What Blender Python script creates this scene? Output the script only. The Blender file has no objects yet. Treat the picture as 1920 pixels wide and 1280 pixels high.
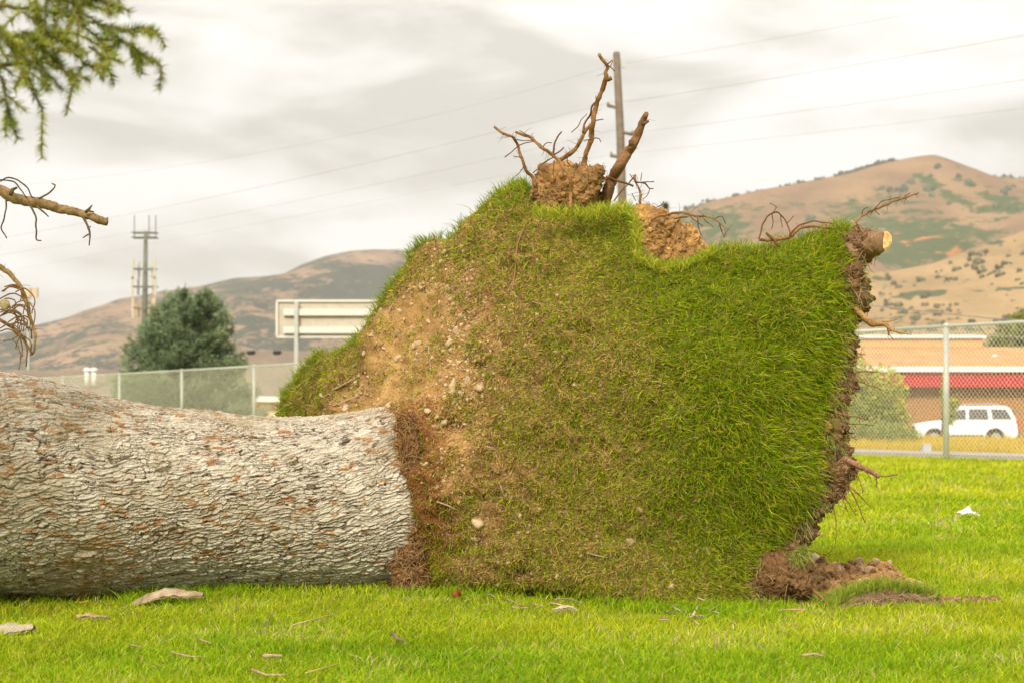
import bpy, math
import numpy as np
from mathutils import Vector
R = math.radians
sc = bpy.context.scene

# ------------------------------------------------------------------ camera
F = 3200.0; EYE = 0.68; HOR = 770.0       # focal length in photo pixels, eye height, horizon row
cam_d = bpy.data.cameras.new("camera")
cam = bpy.data.objects.new("camera", cam_d); sc.collection.objects.link(cam)
cam.location = (0, 0, EYE); cam.rotation_euler = (R(90), 0, 0)
cam_d.sensor_width = 36; cam_d.lens = 36 * F / 1920; cam_d.shift_y = (HOR - 640) / 1920
cam_d.clip_start = 0.05; cam_d.clip_end = 30000
cam_d.dof.use_dof = True; cam_d.dof.focus_distance = 6.15; cam_d.dof.aperture_fstop = 5.6
cam_d.dof.aperture_blades = 9
sc.camera = cam

# ------------------------------------------------------------------ world / sun / exposure
SUN_EL, SUN_AZ = 35, 198      # azimuth from +Y clockwise: behind the camera, to the left
world = bpy.data.worlds.new("World"); sc.world = world; world.use_nodes = True
nt = world.node_tree; N = nt.nodes; L = nt.links; N.clear()
def nd(t, **k):
    n = N.new(t)
    for a, b in k.items(): setattr(n, a, b)
    return n
out = nd('ShaderNodeOutputWorld'); bg = nd('ShaderNodeBackground'); L.new(bg.outputs[0], out.inputs[0])
tc = nd('ShaderNodeTexCoord')
mp = nd('ShaderNodeMapping'); mp.inputs['Scale'].default_value = (3.0, 3.0, 9.5); mp.inputs['Rotation'].default_value = (0, R(7), 0)
L.new(tc.outputs['Generated'], mp.inputs[0])
n1 = nd('ShaderNodeTexNoise'); n1.inputs['Scale'].default_value = 2.5; n1.inputs['Detail'].default_value = 6; n1.inputs['Roughness'].default_value = .5; n1.inputs['Distortion'].default_value = .35
L.new(mp.outputs[0], n1.inputs['Vector'])
cr = nd('ShaderNodeValToRGB'); e = cr.color_ramp.elements
e[0].position = .38; e[0].color = (.58, .54, .46, 1)
e[1].position = .60; e[1].color = (.88, .855, .80, 1)
m_ = e.new(.48); m_.color = (.745, .705, .63, 1)
L.new(n1.outputs[0], cr.inputs[0])
sep = nd('ShaderNodeSeparateXYZ'); L.new(tc.outputs['Generated'], sep.inputs[0])
# overcast luminance: the zenith is brighter than the horizon
mr = nd('ShaderNodeMapRange'); mr.inputs[1].default_value = .16; mr.inputs[2].default_value = 1; mr.inputs[3].default_value = 1; mr.inputs[4].default_value = 2.4
L.new(sep.outputs[2], mr.inputs[0])
mul = nd('ShaderNodeVectorMath', operation='SCALE'); L.new(cr.outputs[0], mul.inputs[0]); L.new(mr.outputs[0], mul.inputs['Scale'])
sc2 = nd('ShaderNodeVectorMath', operation='SCALE'); sc2.inputs['Scale'].default_value = 4.5; L.new(mul.outputs[0], sc2.inputs[0])
sky = nd('ShaderNodeTexSky', sky_type='NISHITA', sun_disc=False, sun_elevation=R(SUN_EL), sun_rotation=R(SUN_AZ))
mx = nd('ShaderNodeMix', data_type='RGBA'); mx.inputs[0].default_value = .96
L.new(sky.outputs[0], mx.inputs[6]); L.new(sc2.outputs[0], mx.inputs[7]); L.new(mx.outputs[2], bg.inputs[0])
bg.inputs[1].default_value = .1
sun_d = bpy.data.lights.new("sun", 'SUN'); sun_d.energy = 1.5; sun_d.angle = R(10); sun_d.color = (1, .92, .78)
sun = bpy.data.objects.new("sun", sun_d); sc.collection.objects.link(sun)
_s = Vector((math.sin(R(SUN_AZ)) * math.cos(R(SUN_EL)), math.cos(R(SUN_AZ)) * math.cos(R(SUN_EL)), math.sin(R(SUN_EL))))
sun.rotation_euler = (-_s).to_track_quat('-Z', 'Y').to_euler()
sc.view_settings.view_transform = 'Standard'; sc.view_settings.look = 'None'; sc.view_settings.gamma = 1
sc.view_settings.exposure = 1.5
sc.render.engine = 'CYCLES'; sc.cycles.use_denoising = True
sc.cycles.max_bounces = 6; sc.cycles.diffuse_bounces = 3; sc.cycles.glossy_bounces = 2; sc.cycles.transmission_bounces = 3
sc.cycles.volume_bounces = 0; sc.cycles.transparent_max_bounces = 6

# ------------------------------------------------------------------ helpers
rng = np.random.default_rng(7)
def hash3(i, j, k, s=0):
    h = (i.astype(np.int64) * 374761393 + j.astype(np.int64) * 668265263 + k.astype(np.int64) * 2147483647 + s * 1274126177) & 0xffffffff
    h = ((h ^ (h >> 13)) * 1274126177) & 0xffffffff
    h = (h ^ (h >> 16)); h = (h * 2246822519) & 0xffffffff; h ^= h >> 13
    return (h & 0xffffff) / float(0xffffff)
def vn(p, s=0):
    p = np.asarray(p, float); i = np.floor(p).astype(np.int64); f = p - i; f = f * f * (3 - 2 * f); r = 0
    for a in (0, 1):
        for b in (0, 1):
            for c in (0, 1):
                w = (f[:, 0] if a else 1 - f[:, 0]) * (f[:, 1] if b else 1 - f[:, 1]) * (f[:, 2] if c else 1 - f[:, 2])
                r = r + w * hash3(i[:, 0] + a, i[:, 1] + b, i[:, 2] + c, s)
    return r
def fbm(p, o=4, s=0, g=.5):
    r = 0; a = 1; t = 0; p = np.asarray(p, float)
    for k in range(o):
        r = r + a * vn(p, s + k); t += a; a *= g; p = p * 2.03 + 11.3
    return r / t
def worley(u, v, s=0):
    """2-D cells: F1, F2, id-random, offset to the nearest point"""
    iu = np.floor(u).astype(np.int64); iv = np.floor(v).astype(np.int64); z = np.zeros_like(iu)
    f1 = np.full(u.shape, 9.); f2 = np.full(u.shape, 9.); cid = np.zeros(u.shape); dv = np.zeros(u.shape)
    for a in (-1, 0, 1):
        for b in (-1, 0, 1):
            x = iu + a; y = iv + b
            px = x + hash3(x, y, z, s); py = y + hash3(x, y, z, s + 1)
            d = np.hypot(u - px, v - py); n = d < f1
            f2 = np.where(n, f1, np.minimum(f2, d)); cid = np.where(n, hash3(x, y, z, s + 2), cid); dv = np.where(n, v - py, dv); f1 = np.where(n, d, f1)
    return f1, f2, cid, dv
def sstep(a, b, x):
    t = np.clip((x - a) / (b - a), 0, 1); return t * t * (3 - 2 * t)
def P(px, py, Y): return ((px - 960) / F * Y, Y, EYE + (HOR - py) / F * Y)
def PG(px, py): return P(px, py, EYE * F / (py - HOR))      # point on the flat ground
def PV(px, py, Y):
    return np.stack([(px - 960) / F * Y, Y * np.ones_like(px), EYE + (HOR - py) / F * Y], -1)

class MB:
    """collects geometry, builds ONE mesh object"""
    def __init__(s): s.v = []; s.f = []; s.c = []; s.n = 0; s.mi = []
    def add(s, v, f, col=None, mi=0):
        v = np.asarray(v, float).reshape(-1, 3)
        if isinstance(f, np.ndarray): fl = [f + s.n]
        else: fl = [np.array([x], int) + s.n for x in f]
        s.f += fl; s.mi += [np.full(len(x), mi, int) for x in fl]; s.v.append(v)
        c = np.ones((len(v), 3)) if col is None else np.broadcast_to(np.asarray(col, float), (len(v), 3))
        s.c.append(c); s.n += len(v); return s
    def box(s, c, d, rot=0, col=None, mi=0, taper=1.0):
        x, y, z = [q / 2 for q in d]
        v = np.array([[a * x * (taper if k > 0 else 1), b * y * (taper if k > 0 else 1), k * z] for k in (-1, 1) for a, b in ((-1, -1), (1, -1), (1, 1), (-1, 1))])
        if rot:
            ca, sa = math.cos(rot), math.sin(rot); v = np.stack([v[:, 0] * ca - v[:, 1] * sa, v[:, 0] * sa + v[:, 1] * ca, v[:, 2]], -1)
        f = np.array([[0, 3, 2, 1], [4, 5, 6, 7], [0, 1, 5, 4], [1, 2, 6, 5], [2, 3, 7, 6], [3, 0, 4, 7]])
        return s.add(v + np.asarray(c), f, col, mi)
    def tube(s, pts, rad, n=6, col=None, noise=0, cap=True, mi=0, seed=0, nf=40):
        pts = np.asarray(pts, float); rad = np.broadcast_to(np.asarray(rad, float), (len(pts),))
        t = np.gradient(pts, axis=0); t /= np.linalg.norm(t, axis=1)[:, None] + 1e-9
        ref = np.array([0, 1, 0.01]) if abs(t[0, 1]) < .9 else np.array([1, 0, 0.])
        a = np.cross(t, ref); a /= np.linalg.norm(a, axis=1)[:, None] + 1e-9; b = np.cross(t, a)
        th = np.arange(n) * 2 * math.pi / n
        v = pts[:, None] + rad[:, None, None] * (np.cos(th)[None, :, None] * a[:, None] + np.sin(th)[None, :, None] * b[:, None])
        if noise:
            q = v.reshape(-1, 3); w = (fbm(q * nf, 3, seed) - .5) * 2 * noise
            v = pts[:, None] + (v - pts[:, None]) * (1 + w.reshape(len(pts), n))[..., None]
        m = len(pts); i = np.arange(m - 1)[:, None] * n; j = np.arange(n)[None]; k = (j + 1) % n
        f = np.stack([i + j, i + k, i + n + k, i + n + j], -1).reshape(-1, 4)
        s.add(v, f, col, mi)
        if cap:
            base = s.n - m * n
            s.f += [np.array([list(range(n))[::-1]]) + base, np.array([list(range(n))]) + base + (m - 1) * n]; s.mi += [np.array([mi])] * 2
        return s
    def build(s, name, mat, parent=None, smooth=False):
        me = bpy.data.meshes.new(name); v = np.concatenate(s.v).astype(np.float32)
        ln = np.concatenate([np.full(len(x), x.shape[1], np.int32) for x in s.f]); idx = np.concatenate([x.ravel() for x in s.f]).astype(np.int32)
        me.vertices.add(len(v)); me.vertices.foreach_set('co', v.ravel())
        me.loops.add(len(idx)); me.loops.foreach_set('vertex_index', idx)
        me.polygons.add(len(ln)); st = np.concatenate([[0], np.cumsum(ln)[:-1]]).astype(np.int32)
        me.polygons.foreach_set('loop_start', st)
        mats = mat if isinstance(mat, (list, tuple)) else [mat]
        for m in mats: me.materials.append(m)
        if len(mats) > 1: me.polygons.foreach_set('material_index', np.concatenate(s.mi).astype(np.int32))
        me.polygons.foreach_set('use_smooth', np.full(len(ln), smooth))
        ca = me.color_attributes.new('Col', 'FLOAT_COLOR', 'POINT'); c = np.concatenate(s.c)
        ca.data.foreach_set('color', np.concatenate([c, np.ones((len(c), 1))], 1).astype(np.float32).ravel())
        me.update(calc_edges=True); me.validate()
        o = bpy.data.objects.new(name, me); sc.collection.objects.link(o)
        if parent is not None:
            o.parent = parent; o.matrix_parent_inverse = parent_inv(parent)
        return o
def parent_inv(p):
    from mathutils import Matrix
    m = Matrix.Translation(p.location); q = p.parent
    if q is not None and q.type == 'EMPTY': return Matrix.Translation(-p.location - q.location) if p.type == 'EMPTY' else Matrix.Translation(-q.location) if False else Matrix.Identity(4)
    return m.inverted()
def thing(name, loc, label, cat, group=None):
    o = bpy.data.objects.new(name, None); sc.collection.objects.link(o); o.location = loc; o.empty_display_size = .1
    o['label'] = label; o['category'] = cat
    if group: o['group'] = group
    return o
def tag(o, label, cat, group=None, kind=None):
    if label: o['label'] = label
    if cat: o['category'] = cat
    if group: o['group'] = group
    if kind: o['kind'] = kind
    return o

# ---- materials
def mat(name, col=(.5, .5, .5), rough=.8, attr=False, noise=None, bump=None, metal=0, spec=.3, trans=0, emis=None):
    """noise=(scale, colour2, lo, hi)  bump=(scale, strength, distance)"""
    m = bpy.data.materials.new(name); m.use_nodes = True; t = m.node_tree; b = t.nodes['Principled BSDF']
    b.inputs['Roughness'].default_value = rough; b.inputs['Metallic'].default_value = metal; b.inputs['Specular IOR Level'].default_value = spec
    b.inputs['Base Color'].default_value = (*col, 1); src = None
    if attr:
        a = t.nodes.new('ShaderNodeAttribute'); a.attribute_name = 'Col'; src = a.outputs['Color']
    tcn = t.nodes.new('ShaderNodeTexCoord')
    if noise:
        n = t.nodes.new('ShaderNodeTexNoise'); n.inputs['Scale'].default_value = noise[0]; n.inputs['Detail'].default_value = 6; n.inputs['Roughness'].default_value = .65
        t.links.new(tcn.outputs['Object'], n.inputs['Vector'])
        r = t.nodes.new('ShaderNodeMapRange'); r.inputs[1].default_value = noise[2]; r.inputs[2].default_value = noise[3]; t.links.new(n.outputs[0], r.inputs[0])
        x = t.nodes.new('ShaderNodeMix'); x.data_type = 'RGBA'; t.links.new(r.outputs[0], x.inputs[0])
        if attr:
            t.links.new(src, x.inputs[6]); y = t.nodes.new('ShaderNodeMix'); y.data_type = 'RGBA'; y.blend_type = 'MULTIPLY'; y.inputs[0].default_value = 1
            t.links.new(src, y.inputs[6]); y.inputs[7].default_value = (*noise[1], 1); t.links.new(y.outputs[2], x.inputs[7])
        else:
            x.inputs[6].default_value = (*col, 1); x.inputs[7].default_value = (*noise[1], 1)
        src = x.outputs[2]
    if src is not None: t.links.new(src, b.inputs['Base Color'])
    if bump:
        n = t.nodes.new('ShaderNodeTexNoise'); n.inputs['Scale'].default_value = bump[0]; n.inputs['Detail'].default_value = 5; t.links.new(tcn.outputs['Object'], n.inputs['Vector'])
        u = t.nodes.new('ShaderNodeBump'); u.inputs['Strength'].default_value = bump[1]; u.inputs['Distance'].default_value = bump[2]
        t.links.new(n.outputs[0], u.inputs['Height']); t.links.new(u.outputs[0], b.inputs['Normal'])
    if trans:
        tr = t.nodes.new('ShaderNodeBsdfTranslucent'); ms = t.nodes.new('ShaderNodeMixShader'); ms.inputs[0].default_value = trans
        if src is not None: t.links.new(src, tr.inputs[0])
        else: tr.inputs[0].default_value = (*col, 1)
        t.links.new(b.outputs[0], ms.inputs[1]); t.links.new(tr.outputs[0], ms.inputs[2]); t.links.new(ms.outputs[0], t.nodes['Material Output'].inputs[0])
    return m
M = dict(
    blade=mat('grass_blade', attr=True, rough=.6, spec=.12, trans=.3),
    leaf=mat('leaf', attr=True, rough=.6, spec=.25, trans=.25),
    bark=mat('bark', attr=True, rough=.9, spec=.1, noise=(190, (.74, .69, .62), .42, .66), bump=(330, .45, .003)),
    soil=mat('soil', attr=True, rough=1, spec=.05, noise=(150, (.55, .5, .45), .42, .68), bump=(260, .6, .004)),
    root=mat('root_skin', attr=True, rough=.85, spec=.15, noise=(120, (.45, .4, .36), .42, .7), bump=(250, .6, .003)),
    stone=mat('stone', attr=True, rough=.7, spec=.3, noise=(90, (.7, .68, .64), .4, .7), bump=(160, .3, .001)),
    wood=mat('cut_wood', (.72, .5, .24), .8, noise=(90, (.55, .24, .06), .45, .62)),
    galv=mat('galvanised_steel', (.48, .49, .45), .55, metal=.2, noise=(6, (.41, .42, .39), .4, .6)),
    concrete=mat('concrete', (.30, .27, .24), .9, noise=(3, (.34, .31, .28), .4, .65)),
    asphalt=mat('asphalt', (.06, .06, .06), .95, noise=(8, (.09, .085, .08), .4, .65)),
    lawn=mat('lawn_ground', (.17, .24, .01), 1, spec=.02, noise=(2.2, (.28, .32, .02), .35, .65)),
    dry=mat('dry_ground', (.36, .25, .07), 1, spec=.02, noise=(1.2, (.26, .22, .05), .35, .65)),
    polewood=mat('weathered_pole_wood', (.15, .11, .085), .9, noise=(5, (.21, .17, .13), .35, .65)),
    white=mat('white_paint', (.78, .76, .72), .5),
    carwhite=mat('car_paint', (.80, .80, .79), .25, spec=.5),
    glass=mat('car_glass', (.10, .09, .085), .12, spec=.6),
    darkp=mat('dark_plastic', (.03, .03, .03), .6),
    rubber=mat('rubber', (.02, .02, .02), .85),
    rim=mat('alloy_rim', (.45, .45, .45), .35, metal=.6),
    red=mat('red_lens', (.55, .02, .01), .3, spec=.5),
    lamp=mat('lamp_lens', (.7, .7, .68), .2, spec=.5),
    scrap=mat('white_scrap', (.8, .8, .78), .6, trans=.2),
)
# ------------------------------------------------------------------ fence frame and ground shape
FP = np.array([6.8, 22.7]); FU = np.array([-.5206, .8538]); FN = np.array([.8538, .5206])
def fd(x, y): return (x - FP[0]) * FN[0] + (y - FP[1]) * FN[1]
def gz(x, y):
    x = np.asarray(x, float); y = np.asarray(y, float); d = fd(x, y)
    q = np.stack([x * .9, y * .9, 0 * x], -1).reshape(-1, 3)
    u = (fbm(q, 2, 5).reshape(x.shape) - .5) * .035 * (1 - sstep(10, 20, np.hypot(x, y)))
    return u - 1.0 * sstep(10, 35, d)
def axis(lo, hi, fine, step, coarse=1.5):
    a = list(np.arange(fine[0], fine[1] + 1e-6, step)); s = step; x = fine[1]
    while x < hi: s *= coarse; x += s; a.append(min(x, hi))
    s = step; x = fine[0]
    while x > lo: s *= coarse; x -= s; a.insert(0, max(x, lo))
    return np.array(a)
uu = axis(-9000, 9000, (-30, 18), .3); dd = axis(-9000, 9000, (-18, 2), .3); dd = np.sort(np.unique(np.concatenate([dd, [.35], np.arange(3, 40, 2.)])))
G = np.stack(np.meshgrid(uu, dd), -1); XY = FP + G[..., :1] * FU + G[..., 1:] * FN
Z = gz(XY[..., 0], XY[..., 1]); nu, ndn = len(uu), len(dd)
i = np.arange(ndn - 1)[:, None] * nu; j = np.arange(nu - 1)[None]
f = np.stack([i + j, i + j + 1, i + nu + j + 1, i + nu + j], -1)
mb = MB(); V = np.concatenate([XY, Z[..., None]], -1).reshape(-1, 3); dm = (dd[:-1] + dd[1:]) / 2
mb.add(V, f[dm < .35].reshape(-1, 4)); mb.f.append(f[dm >= .35].reshape(-1, 4)); mb.mi.append(np.full(len(mb.f[-1]), 1))
tag(mb.build('ground', [M['lawn'], M['dry']], smooth=True), 'green lawn with dry verge beyond the fence', None, kind='structure')
def strip(name, d0, d1, lift, m, u0=-900, u1=900, thick=0):
    us = np.linspace(u0, u1, 120); ds = np.linspace(d0, d1, 12); g = np.stack(np.meshgrid(us, ds), -1); xy = FP + g[..., :1] * FU + g[..., 1:] * FN
    z = gz(xy[..., 0], xy[..., 1]) + lift; i = np.arange(11)[:, None] * 120; j = np.arange(119)[None]
    f = np.stack([i + j, i + j + 1, i + 121 + j, i + 120 + j], -1).reshape(-1, 4)
    mb = MB().add(np.concatenate([xy, z[..., None]], -1).reshape(-1, 3), f)
    if thick:
        for k in (0, 11):
            e0 = np.concatenate([xy[k], z[k][:, None]], -1); e1 = e0 - [0, 0, thick]
            jj = np.arange(119); mb.add(np.concatenate([e0, e1]), np.stack([jj, jj + 1, jj + 121, jj + 120], -1))
    return tag(mb.build(name, m), None, None, kind='structure')
strip('sidewalk', .55, 1.75, .06, M['concrete'], thick=.12)
strip('road', 20, 47, .01, M['asphalt'])

# ------------------------------------------------------------------ grass blades
def blades(mb, root, d, Ln, W, bend, c0, c1, two=True, sidev=None):
    n = len(root)
    d = d / (np.linalg.norm(d, axis=1)[:, None] + 1e-9)
    rv = rng.normal(size=(n, 3)) if sidev is None else sidev
    s = np.cross(d, rv); s /= np.linalg.norm(s, axis=1)[:, None] + 1e-9
    Ln = np.broadcast_to(Ln, (n,))[:, None]; W = np.broadcast_to(W, (n,))[:, None]
    tip = root + d * Ln + bend
    a = root - s * W / 2; b = root + s * W / 2; k = np.arange(n)
    if two:
        mid = root + d * Ln * .55 + bend * .25; m0 = mid - s * W * .42; m1 = mid + s * W * .42
        v = np.stack([a, b, m1, m0, tip], 1).reshape(-1, 3); q = k[:, None] * 5
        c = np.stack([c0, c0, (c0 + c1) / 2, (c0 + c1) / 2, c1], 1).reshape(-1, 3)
        mb.add(v, q + np.array([[0, 1, 2, 3]]), c); mb.f.append(q + np.array([[3, 2, 4]]) + mb.n - n * 5); mb.mi.append(np.zeros(n, int))
    else:
        v = np.stack([a, b, tip], 1).reshape(-1, 3); c = np.stack([c0, c0, c1], 1).reshape(-1, 3)
        mb.add(v, k[:, None] * 3 + np.array([[0, 1, 2]]), c)
def mixc(a, b, t): return np.asarray(a)[None] * (1 - t[:, None]) + np.asarray(b)[None] * t[:, None]
mb = MB()
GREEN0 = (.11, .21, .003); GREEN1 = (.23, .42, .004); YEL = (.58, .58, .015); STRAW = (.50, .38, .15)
for (y0, y1, dens, Lm, Wm, two) in ((3.4, 6.0, 14500, .036, .0025, True), (6.0, 9.0, 8500, .038, .0032, True), (9.0, 14.0, 2400, .045, .007, True), (14.0, 34.0, 520, .06, .016, False)):
    n = int(dens * .43 * (y1**2 - y0**2)); Y = np.sqrt(rng.random(n) * (y1**2 - y0**2) + y0**2); X = (rng.random(n) * 2 - 1) * .43 * Y
    # tufting: thin out by low noise
    q = np.stack([X * 9, Y * 9, 0 * X], -1); tn = fbm(q, 3, 21)
    pxm = 960 + F * X / Y; pym = HOR + F * EYE / Y; bare = np.exp(-((pxm - 60) / 110)**2 - ((pym - 1166) / 13)**2) + .8 * np.exp(-((pxm - 310) / 70)**2 - ((pym - 1128) / 14)**2) + .6 * np.exp(-((pxm - 930) / 200)**2 - ((pym - 1122) / 16)**2) + .85 * np.exp(-((pxm - 1270) / 190)**2 - ((pym - 1156) / 14)**2)
    keep = (fd(X, Y) < .3) & (rng.random(n) < .35 + 1.3 * tn) & (rng.random(n) > bare)
    X, Y, tn = X[keep], Y[keep], tn[keep]; n = len(X)
    root = np.stack([X, Y, gz(X, Y) - .002], -1)
    pn = fbm(np.stack([X * 1.3, Y * 1.3, 0 * X], -1), 3, 31); pn2 = fbm(np.stack([X * 3.1, Y * 3.1, 0 * X], -1), 3, 33)
    d = np.stack([rng.normal(0, .45, n) + .12, rng.normal(0, .45, n), np.ones(n)], -1)
    Ln = Lm * rng.uniform(.45, 1.25, n) * (.7 + .7 * tn)
    bend = np.stack([rng.normal(0, .25, n), rng.normal(0, .25, n), -rng.random(n) * .25], -1) * Ln[:, None]
    # yellower to the right and in drier patches (a property of the turf)
    px = 960 + F * X / Y; right = sstep(500, 1600, px) * .20
    t = np.clip(rng.normal(.34, .28, n) + (pn - .5) * 1.3 + right + .12 * sstep(8, 16, Y) * (px > 1500), 0, 1)
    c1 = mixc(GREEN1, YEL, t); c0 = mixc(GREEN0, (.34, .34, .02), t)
    dr = rng.random(n) < .03 + .22 * sstep(.55, .75, pn2); c1[dr] = mixc(STRAW, (.58, .48, .22), rng.random(dr.sum())); c0[dr] = c1[dr] * .8
    lum = rng.uniform(.6, 1.35, n)[:, None] * (1 + .35 * (pn2 - .5))[:, None]
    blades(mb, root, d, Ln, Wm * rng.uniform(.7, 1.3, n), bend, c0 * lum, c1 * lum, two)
# longer grass tucked against the trunk and the root plate
n = 9000; px = rng.uniform(-300, 1480, n); py = np.interp(px, [-300, 0, 150, 740, 1050, 1250, 1480], [1150, 1135, 1130, 1108, 1108, 1150, 1150]) + np.abs(rng.normal(0, 12, n)) - 6
Y = EYE * F / (py - HOR); X = (px - 960) / F * Y; Ln = rng.uniform(.03, .075, n)
keep = fbm(np.stack([X * 6, Y * 6, 0 * X], -1), 2, 77) > .46
X, Y, Ln = X[keep], Y[keep], Ln[keep]; n = len(X); t = np.clip(rng.normal(.2, .25, n), 0, 1)
blades(mb, np.stack([X, Y, gz(X, Y)], -1), np.stack([rng.normal(0, .4, n), rng.normal(0, .4, n), np.ones(n)], -1), Ln, .003, np.stack([rng.normal(0, .3, n), rng.normal(0, .3, n), -.15 * np.ones(n)], -1) * Ln[:, None], mixc(GREEN0, GREEN1, t), mixc(GREEN1, YEL, t))
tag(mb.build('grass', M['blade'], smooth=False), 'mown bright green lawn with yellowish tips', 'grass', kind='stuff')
# tall dry grass behind the fence
mb = MB(); n = 26000; u = rng.uniform(-8, 14, n); d_ = 2.0 + 9 * rng.random(n)**1.3
xy = FP + u[:, None] * FU + d_[:, None] * FN; Ln = rng.uniform(.10, .25, n) * (.6 + .8 * fbm(np.stack([u, d_, 0 * u], -1), 3, 9)); t = rng.random(n)
c = mixc((.66, .42, .035), (.50, .42, .05), t)
blades(mb, np.concatenate([xy, gz(xy[:, 0], xy[:, 1])[:, None]], 1), np.stack([rng.normal(0, .25, n), rng.normal(0, .25, n), np.ones(n)], -1), Ln, .018, np.stack([rng.normal(0, .2, n), rng.normal(0, .2, n), 0 * u], -1) * Ln[:, None], c * .8, c, False)
tag(mb.build('dry_grass', M['blade']), 'tall golden dry grass behind the chain-link fence', 'grass', kind='stuff')

#@@HILLS
# ------------------------------------------------------------------ hills
def hillmat(name, base, base2, veg, vs, thr, spots, orange=None, belt=None):
    m = bpy.data.materials.new(name); m.use_nodes = True; t = m.node_tree; b = t.nodes['Principled BSDF']; b.inputs['Roughness'].default_value = 1; b.inputs['Specular IOR Level'].default_value = 0
    g = t.nodes.new('ShaderNodeNewGeometry')
    def noise(s, det=5, rough=.55, off=0):
        mpn = t.nodes.new('ShaderNodeMapping'); mpn.inputs['Location'].default_value = (off, off, 0); mpn.inputs['Scale'].default_value = (1, .45, 2.4)
        n = t.nodes.new('ShaderNodeTexNoise'); n.inputs['Scale'].default_value = s; n.inputs['Detail'].default_value = det; n.inputs['Roughness'].default_value = rough
        t.links.new(g.outputs['Position'], mpn.inputs[0]); t.links.new(mpn.outputs[0], n.inputs['Vector']); return n.outputs[0]
    def rg(x, a, c):
        r = t.nodes.new('ShaderNodeMapRange'); r.inputs[1].default_value = a; r.inputs[2].default_value = c; t.links.new(x, r.inputs[0]); return r.outputs[0]
    def mixn(fac, a, c):
        x = t.nodes.new('ShaderNodeMix'); x.data_type = 'RGBA'; t.links.new(fac, x.inputs[0])
        for k, q in ((6, a), (7, c)):
            if isinstance(q, tuple): x.inputs[k].default_value = (*q, 1)
            else: t.links.new(q, x.inputs[k])
        return x.outputs[2]
    c = mixn(rg(noise(vs * 1.6, off=30), .38, .62), base, base2)
    at = t.nodes.new('ShaderNodeAttribute'); at.attribute_name = 'Col'; sp = t.nodes.new('ShaderNodeSeparateColor'); t.links.new(at.outputs['Color'], sp.inputs[0])
    def addm(a, c2, op='ADD'):
        q = t.nodes.new('ShaderNodeMath'); q.operation = op; t.links.new(a, q.inputs[0])
        if isinstance(c2, float): q.inputs[1].default_value = c2
        else: t.links.new(c2, q.inputs[1])
        return q.outputs[0]
    n_ = addm(addm(noise(vs, 3, .5), .28, 'MULTIPLY'), addm(noise(vs * 5, 4, .6, 11), .42, 'MULTIPLY'))
    n_ = addm(n_, addm(noise(vs * 16, 5, .7, 44), .45, 'MULTIPLY')); n_ = addm(n_, addm(sp.outputs[0], .13, 'MULTIPLY'))   # valleys (R) carry more brush
    c = mixn(rg(n_, thr + .012, thr + .05), c, veg)
    sn = addm(noise(spots, 2, .5, 70), addm(sp.outputs[0], .10, 'MULTIPLY'))
    c = mixn(rg(sn, .66, .70), c, veg)
    if orange: c = mixn(addm(rg(noise(vs * 4, 4, .6, 200), .60, .66), sp.outputs[1], 'MULTIPLY'), c, orange)
    bu = t.nodes.new('ShaderNodeBump'); bu.inputs['Distance'].default_value = 26; bu.inputs['Strength'].default_value = .8; t.links.new(noise(.011, 6, .6, 90), bu.inputs['Height']); t.links.new(bu.outputs[0], b.inputs['Normal'])
    t.links.new(c, b.inputs['Base Color']); return m
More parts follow.
